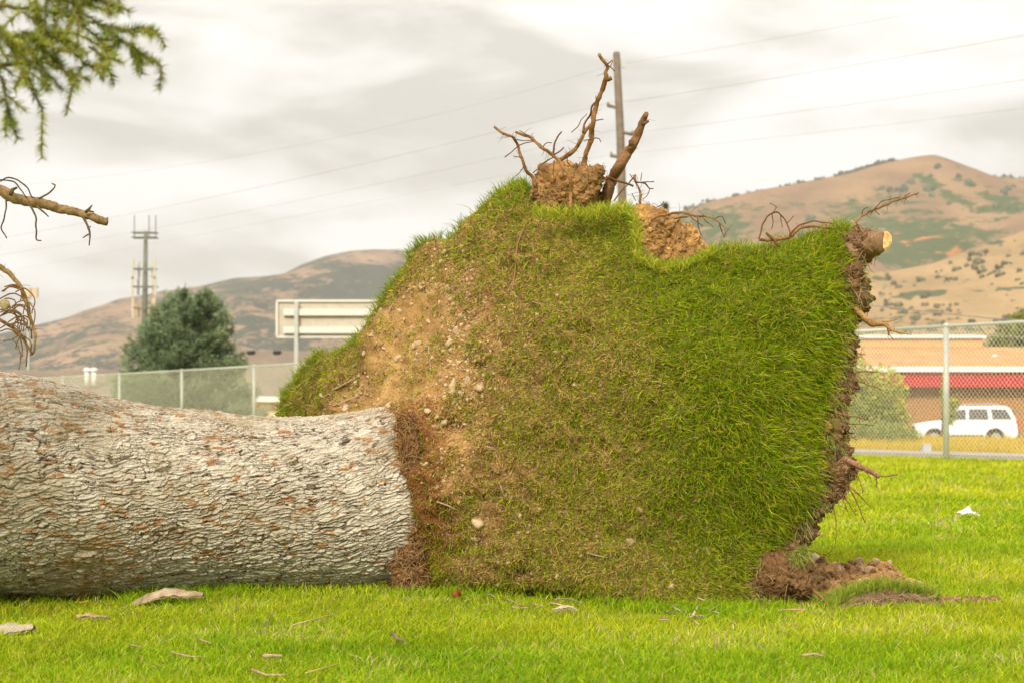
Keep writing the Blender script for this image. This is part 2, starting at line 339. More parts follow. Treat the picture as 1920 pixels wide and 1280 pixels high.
def hill(name, sky, Yb, Yr, m, rough=.1, seed=0, ny=120, nx=260, ytop=0, brush=None, zb=-30):
    """terrain: foot at Yb, crest at Yr, crest height read off the skyline; falls away again behind the crest"""
    xs = np.linspace(sky[0][0], sky[-1][0], nx); ridge = np.interp(xs, [p[0] for p in sky], [p[1] for p in sky])
    Xr = (xs - 960) / F * Yr; Hr = (HOR - ridge) / F * Yr + EYE
    Hr = Hr + (fbm(np.stack([Xr / 60, 0 * Xr, 0 * Xr], -1), 3, seed + 3) - .5) * 4
    vv = np.concatenate([np.linspace(0, 1, ny), 1 + np.linspace(.05, .5, 12)])
    Xg, Vg = np.meshgrid(Xr, vv); Hg = np.broadcast_to(Hr, Xg.shape); Yg = Yb + (Yr - Yb) * Vg
    prof = np.where(Vg <= 1, .35 * Vg + .65 * Vg**1.6, 1 - 2.2 * (Vg - 1)**1.3)
    q = np.stack([Xg / 330 + .35 * Vg, Yg / 1300, 0 * Xg + seed], -1).reshape(-1, 3)
    rn = 1 - np.abs(2 * fbm(q, 4, seed) - 1); rn = rn.reshape(Xg.shape); fine = fbm(q * 5, 3, seed + 9).reshape(Xg.shape)
    env = np.clip(Vg * (1.02 - Vg) * 4, 0, 1) * (Vg < 1)
    Zg = zb * (1 - np.clip(Vg, 0, 1)) + Hg * prof + env * Hg * rough * ((rn - .75) * 2.2 + (fine - .5) * .5)
    valley = np.clip((.82 - rn) * 3.2, 0, 1) * .55
    col = np.stack([valley, np.zeros_like(valley), np.zeros_like(valley)], -1)
    if brush:
        pxg = 960 + F * Xg / Yg; pyg = HOR - (Zg - EYE) / Yg * F
        for (bx, by, rx, ry, kr, kg) in brush:
            w = np.exp(-((pxg - bx) / rx)**2 - ((pyg - by) / ry)**2); col[..., 0] = np.clip(col[..., 0] + w * kr, -1, 1.4); col[..., 1] = np.clip(col[..., 1] + w * kg, 0, 1)
    a, bb = Xg.shape; i = np.arange(a - 1)[:, None] * bb; j = np.arange(bb - 1)[None]
    fq = np.stack([i + j, i + j + 1, i + bb + j + 1, i + bb + j], -1).reshape(-1, 4)
    mb = MB().add(np.stack([Xg, Yg, Zg], -1).reshape(-1, 3), fq, col.reshape(-1, 3))
    o = mb.build(name, m, smooth=True); tag(o, None, None, kind='structure')
    def zat(px, v):
        i0 = int(np.clip(np.interp(px, xs, np.arange(nx)), 0, nx - 1)); j0 = int(np.clip(v * (ny - 1), 0, ny - 1)); return Xg[j0, i0], Yg[j0, i0], Zg[j0, i0]
    return o, zat, (Xg, Yg, Zg)
tanA, tanB = (.52, .33, .20), (.40, .26, .16)
hmL = hillmat('left_hill', (.30, .21, .14), (.22, .155, .105), (.085, .09, .07), .006, .535, .03)
hmR = hillmat('peak_hill', (.275, .175, .095), (.195, .125, .07), (.07, .09, .03), .006, .645, .028, orange=(.42, .17, .06))
hmF = hillmat('front_hill', (.35, .245, .13), (.27, .19, .10), (.10, .105, .06), .010, .67, .05)
_, zL, _ = hill('left_mountain', [(-1500, 760), (-700, 740), (-200, 690), (0, 640), (60, 612), (150, 590), (230, 566), (300, 548), (380, 535), (440, 522), (500, 518), (530, 515), (570, 495), (610, 480), (660, 471), (740, 467), (850, 480), (1000, 560), (1200, 640)], 1100, 3300, hmL, rough=.20, seed=2,
     brush=[(640, 500, 60, 14, .3, 0), (520, 540, 90, 12, .5, 0), (690, 482, 70, 14, -.9, 0), (560, 512, 40, 8, -.6, 0), (690, 510, 60, 12, .8, 0), (330, 570, 60, 8, .9, 0), (280, 580, 120, 20, -.8, 0), (700, 560, 100, 20, .6, 0)])
_, zR, gR = hill('peak_mountain', [(700, 700), (900, 600), (1050, 500), (1200, 425), (1290, 392), (1340, 375), (1400, 362), (1470, 350), (1540, 335), (1600, 322), (1660, 306), (1720, 293), (1750, 289), (1770, 296), (1820, 315), (1860, 331), (1920, 334), (2050, 345), (2300, 330), (2700, 420), (3200, 560)], 1300, 2800, hmR, rough=.15, seed=14,
     brush=[(1630, 425, 70, 22, .7, .0), (1720, 450, 70, 26, 1.0, 1.0), (1800, 475, 50, 18, .8, .3), (1895, 385, 36, 16, 1.6, 0), (1350, 415, 60, 24, .9, 0), (1455, 385, 30, 10, .6, 0)] + [(x_, y_, 13, 6, 1.7, 0) for x_, y_ in ((1722, 328), (1738, 340), (1756, 352), (1774, 364), (1794, 376), (1816, 386), (1838, 391), (1800, 335), (1822, 348), (1846, 362), (1868, 374))] + [(1750, 300, 60, 8, -.8, 0), (1500, 350, 140, 24, -.6, 0), (1740, 470, 50, 16, .4, 1.0), (1680, 320, 60, 14, -.8, 0)])
_, zF, gF = hill('front_hill', [(1250, 700), (1400, 600), (1500, 545), (1600, 512), (1680, 506), (1740, 496), (1800, 474), (1860, 452), (1920, 432), (2050, 405), (2300, 400), (2800, 500)], 520, 1250, hmF, rough=.12, seed=31)
# scattered bushes and ridge-line trees on the hills
def blob(mb, c, r, col, seed):
    th = np.linspace(0, math.pi, 6); ph = np.arange(7) * 2 * math.pi / 7; T, H = np.meshgrid(th, ph, indexing='ij')
    d = np.stack([np.sin(T) * np.cos(H), np.sin(T) * np.sin(H), np.cos(T)], -1).reshape(-1, 3)
    v = d * (r * (.75 + .5 * vn(d * 2 + seed, seed))[:, None]) * [1, 1, 1.1] + np.asarray(c)
    i = np.arange(5)[:, None] * 7; j = np.arange(7)[None]; k = (j + 1) % 7
    mb.add(v, np.stack([i + j, i + k, i + 7 + k, i + 7 + j], -1).reshape(-1, 4), col)
mb = MB()
for k in range(760):
    px = rng.uniform(1560, 2150); v = rng.uniform(.15, .98)**.8
    if fbm(np.array([[px / 60, v * 5, 3.]]), 2, 4)[0] < .46: continue
    x, y, z = zF(px, v); r = rng.uniform(.5, 2.0) * (1.4 if rng.random() < .15 else 1)
    for q in range(rng.integers(1, 4)): blob(mb, (x + rng.normal(0, 1.5), y, z + r * .4), r, np.array((.15, .145, .08)) * rng.uniform(.7, 1.4), k * 3 + q)
for px in np.concatenate([rng.uniform(1290, 1560, 30), rng.uniform(1575, 1680, 120), rng.uniform(1860, 1960, 12), rng.uniform(1500, 1560, 6)]):
    x, y, z = zR(px, 1.0); r_ = rng.uniform(.9, 3.2); [blob(mb, (x + rng.normal(0, 4), y, z + r_ * .2 + rng.normal(0, .8)), r_ * rng.uniform(.6, 1.2), (.12, .12, .07), int(px) + q_) for q_ in range(rng.integers(1, 4))]
for k in range(260):
    px = rng.uniform(1300, 2100); v = rng.uniform(.3, .97)
    if fbm(np.array([[px / 80, v * 4, 8.]]), 2, 14)[0] < .52: continue
    x, y, z = zR(px, v); blob(mb, (x, y, z + 1), rng.uniform(3, 8), np.array((.10, .12, .06)) * rng.uniform(.8, 1.4), k)
tag(mb.build('hill_scrub', M['leaf']), 'dark scrub and small trees dotted over the tan hills', 'scrub', kind='stuff')

#@@FENCE
# ------------------------------------------------------------------ chain-link fence
fence = thing('chain_link_fence', (FP[0], FP[1], 0), 'galvanised chain-link fence running across the far side of the lawn', 'fence')
def FPt(u, d, z): q = FP + u * FU + d * FN; return (q[0], q[1], z)
H = 1.83; posts = [-9.5, -4, 1.39, 6.7, 12, 17.3, 21.5, 26.14, 31.5, 37.1, 43.2, 48.8, 54.5, 60, 65.5]
for u in posts:
    MB().tube([FPt(u, 0, -.05), FPt(u, 0, H + .02)], .038 if u != 1.39 else .042, 10).tube([FPt(u, 0, H + .02), FPt(u, 0, H + .06), FPt(u, 0, H + .075)], [.045, .042, .015], 10).build('post', M['galv'], fence, True)
u = -9.5
while u < 65: MB().tube([FPt(u, 0, H + .03), FPt(min(u + 6, 66), 0, H + .03)], .024, 8).build('top_rail', M['galv'], fence, True); u += 6
mb = MB(); p = .0707 * 1.05
for s in (1, -1):
    us = np.arange(-11, 67, p); off = .006 * s - .045
    for u in us:
        mb.tube([FPt(u, off, .03), FPt(u + s * (H - .03), off, H + .05)], .0022, 3, cap=False)
mb.build('chain_link_mesh', mat('bright_wire', (.66, .63, .52), .6, metal=.1), fence, False)

#@@BUILD
# ------------------------------------------------------------------ buildings
roofM = mat('brown_shingles', (.44, .25, .11), .95, noise=(1.2, (.34, .19, .08), .35, .65)); roofG = mat('grey_shingles', (.21, .165, .12), .95, noise=(.8, (.165, .13, .095), .35, .65))
def brickmat(name, c1, c2, mortar):
    m = mat(name, c1, .9); t = m.node_tree; b = t.nodes['Principled BSDF']; tcn = t.nodes.new('ShaderNodeTexCoord'); mpn = t.nodes.new('ShaderNodeMapping'); mpn.inputs['Rotation'].default_value = (R(90), 0, 0)
    br = t.nodes.new('ShaderNodeTexBrick'); br.inputs['Scale'].default_value = 4; br.inputs['Color1'].default_value = (*c1, 1); br.inputs['Color2'].default_value = (*c2, 1); br.inputs['Mortar'].default_value = (*mortar, 1)
    t.links.new(tcn.outputs['Object'], mpn.inputs[0]); t.links.new(mpn.outputs[0], br.inputs['Vector']); t.links.new(br.outputs[0], b.inputs['Base Color']); return m
brick = brickmat('brown_brick', (.36, .175, .06), (.29, .135, .045), (.40, .24, .11))
redM = mat('red_fascia', (.45, .02, .03), .6, noise=(2, (.40, .02, .025), .3, .7)); tanW = mat('tan_wall', (.55, .36, .17), .9, noise=(2, (.5, .33, .16), .4, .6)); cream = mat('cream_wall', (.58, .47, .32), .9); doorM = mat('door_dark', (.12, .09, .07), .7)
Yh = 88.; GZ = -1.0
def hx(px, Y=Yh): return (px - 960) / F * Y
def hz(py, Y=Yh): return EYE + (HOR - py) / F * Y
bd = thing('brick_building', (hx(1850), Yh + 4, GZ), 'low brown brick building with a red fascia band beyond the fence', 'building')
x0, x1 = hx(1480), hx(2350); zt = hz(694)
MB().box(((x0 + x1) / 2, Yh + 6.5, (GZ + zt) / 2), (x1 - x0 - .6, 10, zt - GZ)).build('wall', brick, bd)
MB().box(((x0 + x1) / 2, Yh + .9, hz(710)), (x1 - x0, .35, hz(696) - hz(725))).build('red_fascia', redM, bd)
MB().box(((x0 + x1) / 2, Yh + .9, hz(691)), (x1 - x0 + .3, .8, hz(686) - hz(695.8))).build('gutter', M['white'], bd)
# hip roof
zr = hz(650, Yh + 6); mb = MB(); zb_ = hz(687); a0, a1 = x0 - .2, x1 + .2; y0, y1 = Yh + .55, Yh + 12.5; yr = Yh + 6
xr1 = hx(1905, yr)
mb.add([(a0, y0, zb_), (a1, y0, zb_), (a1, y1, zb_), (a0, y1, zb_), (a0 + 4, yr, zr), (a1 - 4, yr, zr)], [[0, 1, 5, 4], [1, 2, 5], [2, 3, 4, 5], [3, 0, 4]])
mb.build('roof', roofM, bd)
# raised clerestory block with white rim
cx0, cx1 = hx(1500, yr), hx(1843, yr)
MB().box(((cx0 + cx1) / 2, yr + 2, (hz(634, yr) + zr - .6) / 2), (cx1 - cx0, 4, hz(634, yr) - zr + .6)).build('upper_wall', tanW, bd)
MB().box(((cx0 + cx1) / 2, yr + 2, hz(631, yr)), (cx1 - cx0 + .3, 4.4, .16)).build('roof_rim', M['white'], bd)
for px in (1900, 1880): pass
v = MB().tube([(hx(1899), Yh + 3.3, hz(683)), (hx(1899), Yh + 3.3, hz(663))], .08, 8).tube([(hx(1899), Yh + 3.3, hz(664)), (hx(1899), Yh + 3.3, hz(660))], [.16, .05], 8); v.build('roof_vent', M['white'], bd)
for px in (2010, 2120):
    w = MB().box((hx(px), Yh + 1.49, GZ + 1.5), (1.6, .06, 1.2)).build('window', M['glass'], bd)
    MB().box((hx(px), Yh + 1.47, GZ + 2.14), (1.76, .1, .08)).box((hx(px), Yh + 1.47, GZ + .86), (1.76, .1, .08)).box((hx(px) - .84, Yh + 1.47, GZ + 1.5), (.08, .1, 1.2)).box((hx(px) + .84, Yh + 1.47, GZ + 1.5), (.08, .1, 1.2)).build('window_frame', M['white'], w)

def gable(name, label, pxa, pxb, Y, eave, top, depth, wm, rm, bottom=GZ, door=None):
    b = thing(name, (hx((pxa + pxb) / 2, Y), Y + depth / 2, bottom), label, 'building')
    xa, xb = hx(pxa, Y), hx(pxb, Y); ze = hz(eave, Y); zt = hz(top, Y + depth / 2)
    MB().box(((xa + xb) / 2, Y + depth / 2 + .3, (bottom + ze) / 2), (xb - xa - .8, depth - .8, ze - bottom)).build('wall', wm, b)
    MB().add([(xa, Y, ze + .02), (xb, Y, ze + .02), (xb, Y + depth, ze + .02), (xa, Y + depth, ze + .02), (xa, Y + depth / 2, zt), (xb, Y + depth / 2, zt)], [[0, 1, 5, 4], [1, 2, 5], [2, 3, 4, 5], [3, 0, 4], [0, 3, 2, 1]]).build('roof', rm, b)
    MB().box(((xa + xb) / 2, Y - .04, ze - .12), (xb - xa, .07, .26)).build('fascia', M['white'], b)
    return b
b1 = gable('low_house', 'long grey-roofed building at the left behind the fence, with two white roof vents', -700, 262, 110, 760, 693, 14, cream, roofG)
for px in (163, 176): MB().tube([(hx(px, 113), 113, hz(722, 113)), (hx(px, 113), 113, hz(694, 113))], .16, 10).tube([(hx(px, 113), 113, hz(696, 113)), (hx(px, 113), 113, hz(691, 113)), (hx(px, 113), 113, hz(689, 113))], [.24, .24, .08], 10).build('roof_vent', M['white'], b1, True)
b2 = gable('tan_walled_house', 'grey-roofed tan house right of the blue spruce, with a white eave', 300, 980, 84, 743, 657, 14, tanW, roofG)
for px in (468, 517, 600): MB().tube([(hx(px, 90), 90.5, hz(668, 90)), (hx(px, 90), 90.5, hz(657, 90))], .22, 8).build('roof_vent', M['darkp'], b2)
w = MB().box((hx(500, 84), 84.66, hz(768, 84)), (1.9, .08, 1.0)).build('window', mat('poster_window', (.75, .62, .40), .6, noise=(3, (.75, .3, .1), .5, .6)), b2)
MB().box((hx(500, 84), 84.64, hz(768, 84) + .54), (2.1, .1, .08)).box((hx(500, 84), 84.64, hz(768, 84) - .54), (2.1, .1, .08)).build('window_frame', M['white'], w)

# back of a large sign board on posts
Ys = 78.; sg = thing('sign_board', (hx(610, Ys), Ys, GZ), 'back of a wide pale sign board on steel posts behind the fence', 'sign')
sxa, sxb = hx(521, Ys), hx(790, Ys)
panelM = mat('sign_back', (.50, .45, .36), .7, noise=(2, (.45, .40, .33), .4, .6)); galvL = mat('pale_aluminium', (.62, .60, .55), .5, metal=.2)
MB().box(((sxa + sxb) / 2, Ys, hz(598, Ys)), (sxb - sxa, .05, hz(564, Ys) - hz(632, Ys))).build('panel', panelM, sg)
MB().box(((sxa + sxb) / 2, Ys - .05, hz(564.5, Ys)), (sxb - sxa + .1, .16, .10)).box(((sxa + sxb) / 2, Ys - .05, hz(632, Ys)), (sxb - sxa + .1, .16, .08)).box((sxa - .03, Ys - .05, hz(598, Ys)), (.1, .16, hz(564, Ys) - hz(632, Ys) - .1)).build('frame', galvL, sg)
for py in (586, 619): MB().box(((sxa + sxb) / 2 + .1, Ys - .14, hz(py, Ys)), (sxb - sxa - .35, .16, .30)).build('rail', galvL, sg)
for px in (557, 750): MB().box((hx(px, Ys), Ys - .3, (GZ + hz(566, Ys)) / 2), (.17, .13, hz(566, Ys) - GZ)).build('post', M['galv'], sg)

# cell tower
Yt = 240.; tw = thing('cell_tower', (hx(272, Yt), Yt, 0), 'tall antenna mast rising behind the blue spruce', 'antenna mast')
towM = mat('tower_steel', (.17, .18, .15), .7, noise=(1, (.14, .145, .12), .4, .6)); antM = mat('antenna_panel', (.46, .43, .36), .6); antY = mat('antenna_yellowed', (.52, .42, .27), .7)
tx = hx(272, Yt)
MB().tube([(tx - .3, Yt, -2), (tx, Yt, hz(540, Yt)), (tx + .1, Yt, hz(434, Yt))], [.6, .36, .27], 12).build('mast', towM, tw, True)
for k, (py, w_, h_, npan, m_) in enumerate([(437, 1.65, .14, 0, None), (446, 1.65, .14, 0, None), (505, 1.5, 3.6, 4, antM), (538, 1.6, 3.3, 4, antM), (578, 1.5, 3.6, 4, antY)]):
    z = hz(py, Yt); mb = MB()
    for s in (-1, 1): mb.box((tx, Yt + s * 1.0, z), (w_ * 2, .12, .12)).box((tx + s * w_, Yt, z), (.12, 2.0, .12))
    mb.box((tx, Yt, z), (w_ * 2, .14, .14)); mb.build('platform', towM, tw)
    if npan:
        for s in (-1, 1):
            for q in (0, 1): MB().box((tx + s * (w_ - q * .55), Yt - .9 + q * 1.4, z), (.32, .24, h_ * (1 - .15 * q) * .8)).build('antenna_panel', m_, tw)
for dx in (-1.5, .55, 1.5): MB().tube([(tx + dx, Yt, hz(447, Yt)), (tx + dx, Yt, hz(404, Yt))], .07, 6).build('whip_antenna', towM, tw)

# twin floodlight on a pole at the far left
Yl = 160.; fl = thing('floodlight_pole', (hx(54, Yl), Yl, GZ), 'pole with yellowish twin floodlights at the left edge of the photo', 'floodlight')
MB().tube([(hx(53, Yl), Yl, GZ), (hx(53, Yl), Yl, hz(546, Yl))], .13, 8).build('pole', M['galv'], fl)
for px in (53, 66): MB().box((hx(px, Yl), Yl, hz(549, Yl)), (.5, .4, .9), col=None).build('lamp_head', antY, fl)
MB().box((hx(60, Yl), Yl, hz(549, Yl)), (.9, .1, .1)).build('crossarm', M['galv'], fl)

# utility pole + wires
Yp = 60.; up = thing('utility_pole', (hx(1172, Yp), Yp, 0), 'weathered wooden utility pole rising behind the root plate', 'utility pole')
MB().tube([P(1173, 826, Yp), P(1170, 500, Yp), P(1163, 250, Yp), P(1156, 101, Yp), P(1156, 98, Yp)], [.17, .16, .145, .125, .10], 12, noise=.04, nf=3).build('pole', M['polewood'], up, True)
for (pa, pb) in (((1161, 204), (1140, 198)), ((1165, 249), (1186, 252)), ((1168, 297), (1146, 292))):
    a = np.array(P(*pa, Yp)); b = np.array(P(*pb, Yp)); ar = MB().tube([a + [0, -.1, 0], (a + b) / 2, b], [.06, .055, .07], 8).tube([b + [0, 0, -.05], b + [0, 0, .12]], [.05, .03], 8); ar.build('insulator_arm', M['polewood'], up, True)
MB().box(np.array(P(1163, 122, Yp)) + [.12, -.1, 0], (.12, .1, .22)).build('bracket', M['galv'], up)
wireM = mat('wire', (.26, .23, .20), .7)
wires = [([(-300, 365), (0, 350), (640, 256), (880, 200), (1040, 155), (1166, 120), (1380, 84), (1620, 44), (1950, -22)], 60, .006, 'overhead wire meeting the utility pole near its top'),
         ([(-300, 490), (0, 465), (300, 382), (640, 312), (880, 261), (1140, 196), (1380, 161), (1650, 112), (1950, 62)], 60, .009, 'overhead wire at the upper left arm of the utility pole'),
         ([(-300, 520), (0, 490), (400, 400), (640, 358), (900, 306), (1187, 249), (1380, 226), (1650, 188), (1950, 146)], 60, .007, 'overhead wire at the right arm of the utility pole'),
         ([(-300, 560), (0, 530), (400, 425), (640, 385), (880, 345), (1146, 291), (1380, 266), (1650, 235), (1950, 200)], 60, .005, 'overhead wire at the lowest arm of the utility pole')]
for pts, Y, r, lab in wires:
    pp = np.array(pts, float); xs = np.linspace(pp[0, 0], pp[-1, 0], 60); k = np.argmin(np.abs(pp[:, 0] - 1160)); 
    k = pp[:, 0] < 1166; k2 = pp[:, 0] > 1130; ys = np.where(xs < 1160, np.polyval(np.polyfit(pp[k, 0], pp[k, 1], 2), xs), np.polyval(np.polyfit(pp[k2, 0], pp[k2, 1], 2), xs))
    Yv = np.interp(xs, [-300, 1160, 1950], [95, Y, 47]); w = MB().tube(PV(xs, ys, Yv), r * .62, 5, cap=False).build('power_line', wireM, smooth=True)
    tag(w, lab, 'power line', 'overhead wires crossing the sky')
for k, (ya, yb, Y, r, lab, cat) in enumerate([(566, 604, 55, .022, 'dark cable sagging in front of the tan hill, above the fence', 'cable'), (607, 634, 55, .016, 'lower dark cable just above the fence rail', 'cable')]):
    xs = np.linspace(1300, 2100, 40); ys = ya + (xs - 1600) / 320 * (yb - ya) * .95 + 8 * np.sin((xs - 1300) / 800 * math.pi) - 5
    tag(MB().tube(PV(xs, ys, Y + 0 * xs), r, 5, cap=False).build('cable', wireM, smooth=True), lab, cat)
for k, py in enumerate((338, 346, 354)):
    xs = np.linspace(1000, 2200, 50); ys = py + 52 - .045 * (xs - 1200) + 1e-5 * (xs - 1600)**2 * 3
    tag(MB().tube(PV(xs, ys, 300 + 0 * xs), .018, 4, cap=False).build('power_line', wireM, smooth=True), 'faint distant power line strung across the peaked mountain', 'power line', 'distant power lines before the mountain')

#@@CARS
# ------------------------------------------------------------------ vehicles
def prism(mb, prof, y0, y1, inset=0, zin=None, mi=0):
    """side profile (x,z) extruded across; inset narrows it toward the top"""
    p = np.array(prof, float); n = len(p)
    zn = np.zeros(n) if zin is None else np.clip((p[:, 1] - zin[0]) / (zin[1] - zin[0]), 0, 1)
    rows = []
    for (yy, sg_, bev) in ((y0, 1, .06), (y0 + .06, 1, 0), (y1 - .06, -1, 0), (y1, -1, .06)):
        c = p.mean(0); q = p + (c - p) * np.array([.018, .05]) * (bev > 0)
        rows.append(np.stack([q[:, 0], yy + sg_ * inset * zn, q[:, 1]], -1))
    v = np.concatenate(rows); i = np.arange(3)[:, None] * n; j = np.arange(n)[None]; k = (j + 1) % n
    mb.add(v, np.stack([i + j, i + n + j, i + n + k, i + k], -1).reshape(-1, 4), None, mi)
    b = mb.n - 4 * n; mb.f += [np.array([list(range(n))]) + b, np.array([list(range(n))[::-1]]) + b + 3 * n]; mb.mi += [np.array([mi])] * 2
def car(name, loc, yaw, label, kind):
    t = thing(name, loc, label, 'car'); t.rotation_euler = (0, 0, yaw)
    def B(mb, nm, m, par=None, sm=False):
        o = mb.build(nm, m, None, sm); o.parent = par or t; return o
    suv = kind == 'suv'; Ln = 4.55; Hh = 1.78 if suv else 1.45; W = .88; belt = 1.10 if suv else .92; g = .28
    # nose to -x
    lower = [(-2.27, .42), (-2.28, .80), (-2.22, .95), (-1.6, 1.06), (-1.05, belt + .02), (2.15, belt + .04), (2.25, .95), (2.27, .45), (2.1, g), (1.75, g), (1.68, .55), (1.5, .74), (1.28, .80), (1.05, .74), (.88, .55), (.82, g), (-.98, g), (-1.05, .55), (-1.22, .74), (-1.44, .80), (-1.66, .74), (-1.84, .55), (-1.92, g), (-2.15, g + .02)]
    if not suv: lower = [(x, z * .86 if z > .9 else z) for x, z in lower]
    green = [(-1.08, belt), (-.38, Hh - .08), (-.1, Hh - .01), (1.7, Hh), (1.95, Hh - .12), (2.2, belt)] if suv else [(-1.0, belt), (-.25, Hh - .06), (.1, Hh), (1.0, Hh - .02), (1.3, Hh - .1), (1.9, belt)]
    mb = MB(); prism(mb, lower, -W, W); prism(mb, green, -W + .03, W - .03, .16, (belt, Hh)); body = B(mb, 'body', M['carwhite'])
    wins = [[(-.86, belt + .05), (-.32, Hh - .17), (-.02, Hh - .14), (-.02, belt + .05)], [(.10, belt + .05), (.10, Hh - .14), (.92, Hh - .14), (.98, belt + .05)], [(1.14, belt + .06), (1.08, Hh - .14), (1.75, Hh - .16), (2.0, belt + .06)]]
    if not suv: wins = wins[:2] + [[(1.08, belt + .05), (1.02, Hh - .14), (1.15, Hh - .16), (1.55, belt + .06)]]
    for s in (-1, 1):
        for w in wins:
            def yy(z): return s * (W - .03 - .16 * min(1, max(0, (z - belt) / (Hh - belt))) + .012)
            v = [(x, yy(z), z) for x, z in w] + [(x, yy(z) - s * .03, z) for x, z in w]
            B(MB().add(v, [[0, 1, 2, 3], [0, 4, 5, 1], [1, 5, 6, 2], [2, 6, 7, 3], [3, 7, 4, 0]]), 'side_window', M['glass'])
        B(MB().box((-.75, s * (W + .10), belt + .07), (.14, .2, .16)), 'mirror', M['carwhite'])
        B(MB().box((-2.22, s * .62, .80), (.12, .36, .20)), 'headlight', M['lamp'])
        B(MB().box((2.235, s * .74, .93), (.10, .24, .42)), 'tail_light', M['red'])
        for x in (.0, 1.0): B(MB().box((x, s * (W + .015), belt - .12), (.18, .03, .035)), 'door_handle', M['carwhite'])
        B(MB().box((-.05, s * (W + .01), .42), (1.6, .05, .10)), 'side_trim', M['darkp'])
    B(MB().add([(-1.05, -.74, belt + .04), (-1.05, .74, belt + .04), (-.42, .62, Hh - .13), (-.42, -.62, Hh - .13)], [[0, 3, 2, 1]]), 'windscreen', M['glass']).location.x = -.02
    B(MB().box((2.12 if suv else 1.7, 0, Hh - .38), (.03, 1.25, .36)), 'rear_window', M['glass'])
    B(MB().box((-2.26, 0, .50), (.14, 1.66, .24)), 'front_bumper', M['darkp']); B(MB().box((2.27, 0, .48), (.14, 1.66, .24)), 'rear_bumper', M['darkp']); B(MB().box((-2.27, 0, .80), (.06, .8, .16)), 'grille', M['darkp'])
    for x in (-1.44, 1.28):
        for s in (-1, 1):
            c = np.array((x, s * .80, .355)); y = np.array((0, 1, 0.)); wh = B(MB().tube([c - y * .11, c - y * .10, c + y * .10, c + y * .11], [.31, .355, .355, .31], 22), 'wheel', M['rubber'], None, True)
            mb = MB().tube([c + s * y * .10, c + s * y * .122], [.23, .21], 18)
            for a in range(5):
                an = a * 2 * math.pi / 5; mb.tube([c + s * y * .128, c + s * y * .128 + np.array((math.cos(an), 0, math.sin(an))) * .2], .03, 4)
            r_ = B(mb, 'rim', M['rim'], wh)
    if suv:
        mb = MB()
        for s in (-1, 1): mb.tube([(-.1, s * .6, Hh), (0, s * .6, Hh + .09), (1.4, s * .6, Hh + .09), (1.5, s * .6, Hh)], .022, 6)
        for x in (.1, .7, 1.3): mb.tube([(x, -.6, Hh + .09), (x, .6, Hh + .09)], .018, 6)
        B(mb, 'roof_rack', M['rim'])
    return t
sv = F / 41.
car('suv', (hx(1808, sv), sv, -.86), R(-8), 'white four-wheel-drive with a roof rack parked beyond the fence on the right', 'suv')
car('sedan', (hx(262, 88), 88, GZ + .30), R(12), 'white car mostly hidden behind the fallen trunk and the blue spruce', 'sedan')

#@@PLANTS
# ------------------------------------------------------------------ trees and bushes
treebark = mat('tree_bark', (.16, .11, .07), .95, noise=(8, (.09, .06, .04), .35, .65))
def spruce(name, base, Hh, Rr, label, n_l, seed, cA, cB, tops=1, wmul=1.0, needle=.13, fl=None):
    g = np.random.default_rng(seed); t = thing(name, base, label, 'tree'); base = np.array(base)
    mb = MB().tube([base, base + [0, 0, Hh * .5], base + [0, 0, Hh * .93]], [Rr * .06, Rr * .04, .01], 8); rt = []; dr = []; cc = []
    leaders = [(0, 0, 1.0)] + [(g.normal(0, .17) * Rr, g.normal(0, .15) * Rr, g.uniform(.86, 1.0)) for _ in range(tops - 1)]
    for k in range(n_l):
        h = g.random()**1.1; lx, ly, lh = leaders[k % len(leaders)] if h > .6 else (0, 0, 1)
        z = Hh * (.04 + .93 * h) * lh; an = g.random() * 2 * math.pi
        rad = Rr * (1 - h)**.72 * g.uniform(.72, 1.08) + .1
        s0 = base + [lx * h, ly * h, z]; dirv = np.array([math.cos(an), math.sin(an), 0]); u = np.linspace(0, 1, 7)
        sag = g.uniform(.05, .22); pts = s0 + dirv * rad * u[:, None] + np.array([0, 0, 1.]) * ((-sag * u + (.30 + .5 * h) * u**2.2) * rad * .8)[:, None]
        mb.tube(pts, np.linspace(.028, .008, 7) * Rr / 2.6 * 1.4, 4, cap=False)
        m = int(70 * rad / Rr * wmul) + 14; tt = g.random(m)**.55; c = np.stack([np.interp(tt, u, pts[:, q]) for q in range(3)], -1)
        lat = np.cross(dirv, [0, 0, 1]); w = (1 - tt * .7) * rad * .26
        c = c + lat * (g.normal(0, 1, m) * w)[:, None] + np.array([0, 0, 1.]) * (g.normal(-.02, .035, m) * Rr)[:, None]
        bright = g.uniform(0, 1)
        for q in range(7):
            rt.append(c + g.normal(0, .035, (m, 3)) * Rr / 2.6); dr.append(dirv[None] * .9 + g.normal(0, .55, (m, 3)) + [0, 0, .25]); cc.append(mixc(cA, cB, np.clip(bright * .6 + g.random(m) * .6 - .1, 0, 1)))
    mb.build('trunk', treebark, t)
    rt = np.concatenate(rt); dr = np.concatenate(dr); cc = np.concatenate(cc); n = len(rt); m2 = MB()
    blades(m2, rt, dr, g.uniform(.6, 1.2, n) * needle, needle * .26, np.zeros((n, 3)), cc * .85, cc, False)
    m2.build('crown', M['leaf'], t); return t
spruce('blue_spruce', (hx(343, 70), 70, 0), 5.75, 3.3, 'broad blue-green spruce standing behind the fence on the left', 380, 3, (.07, .12, .055), (.40, .49, .28), tops=3, needle=.15, wmul=1.5)
spruce('small_conifer', (hx(1252, 120), 120, 0), 15.6, 2.2, 'tip of a conifer showing between the root plate and the mountain', 130, 5, (.08, .12, .05), (.14, .19, .08), tops=1, needle=.3)
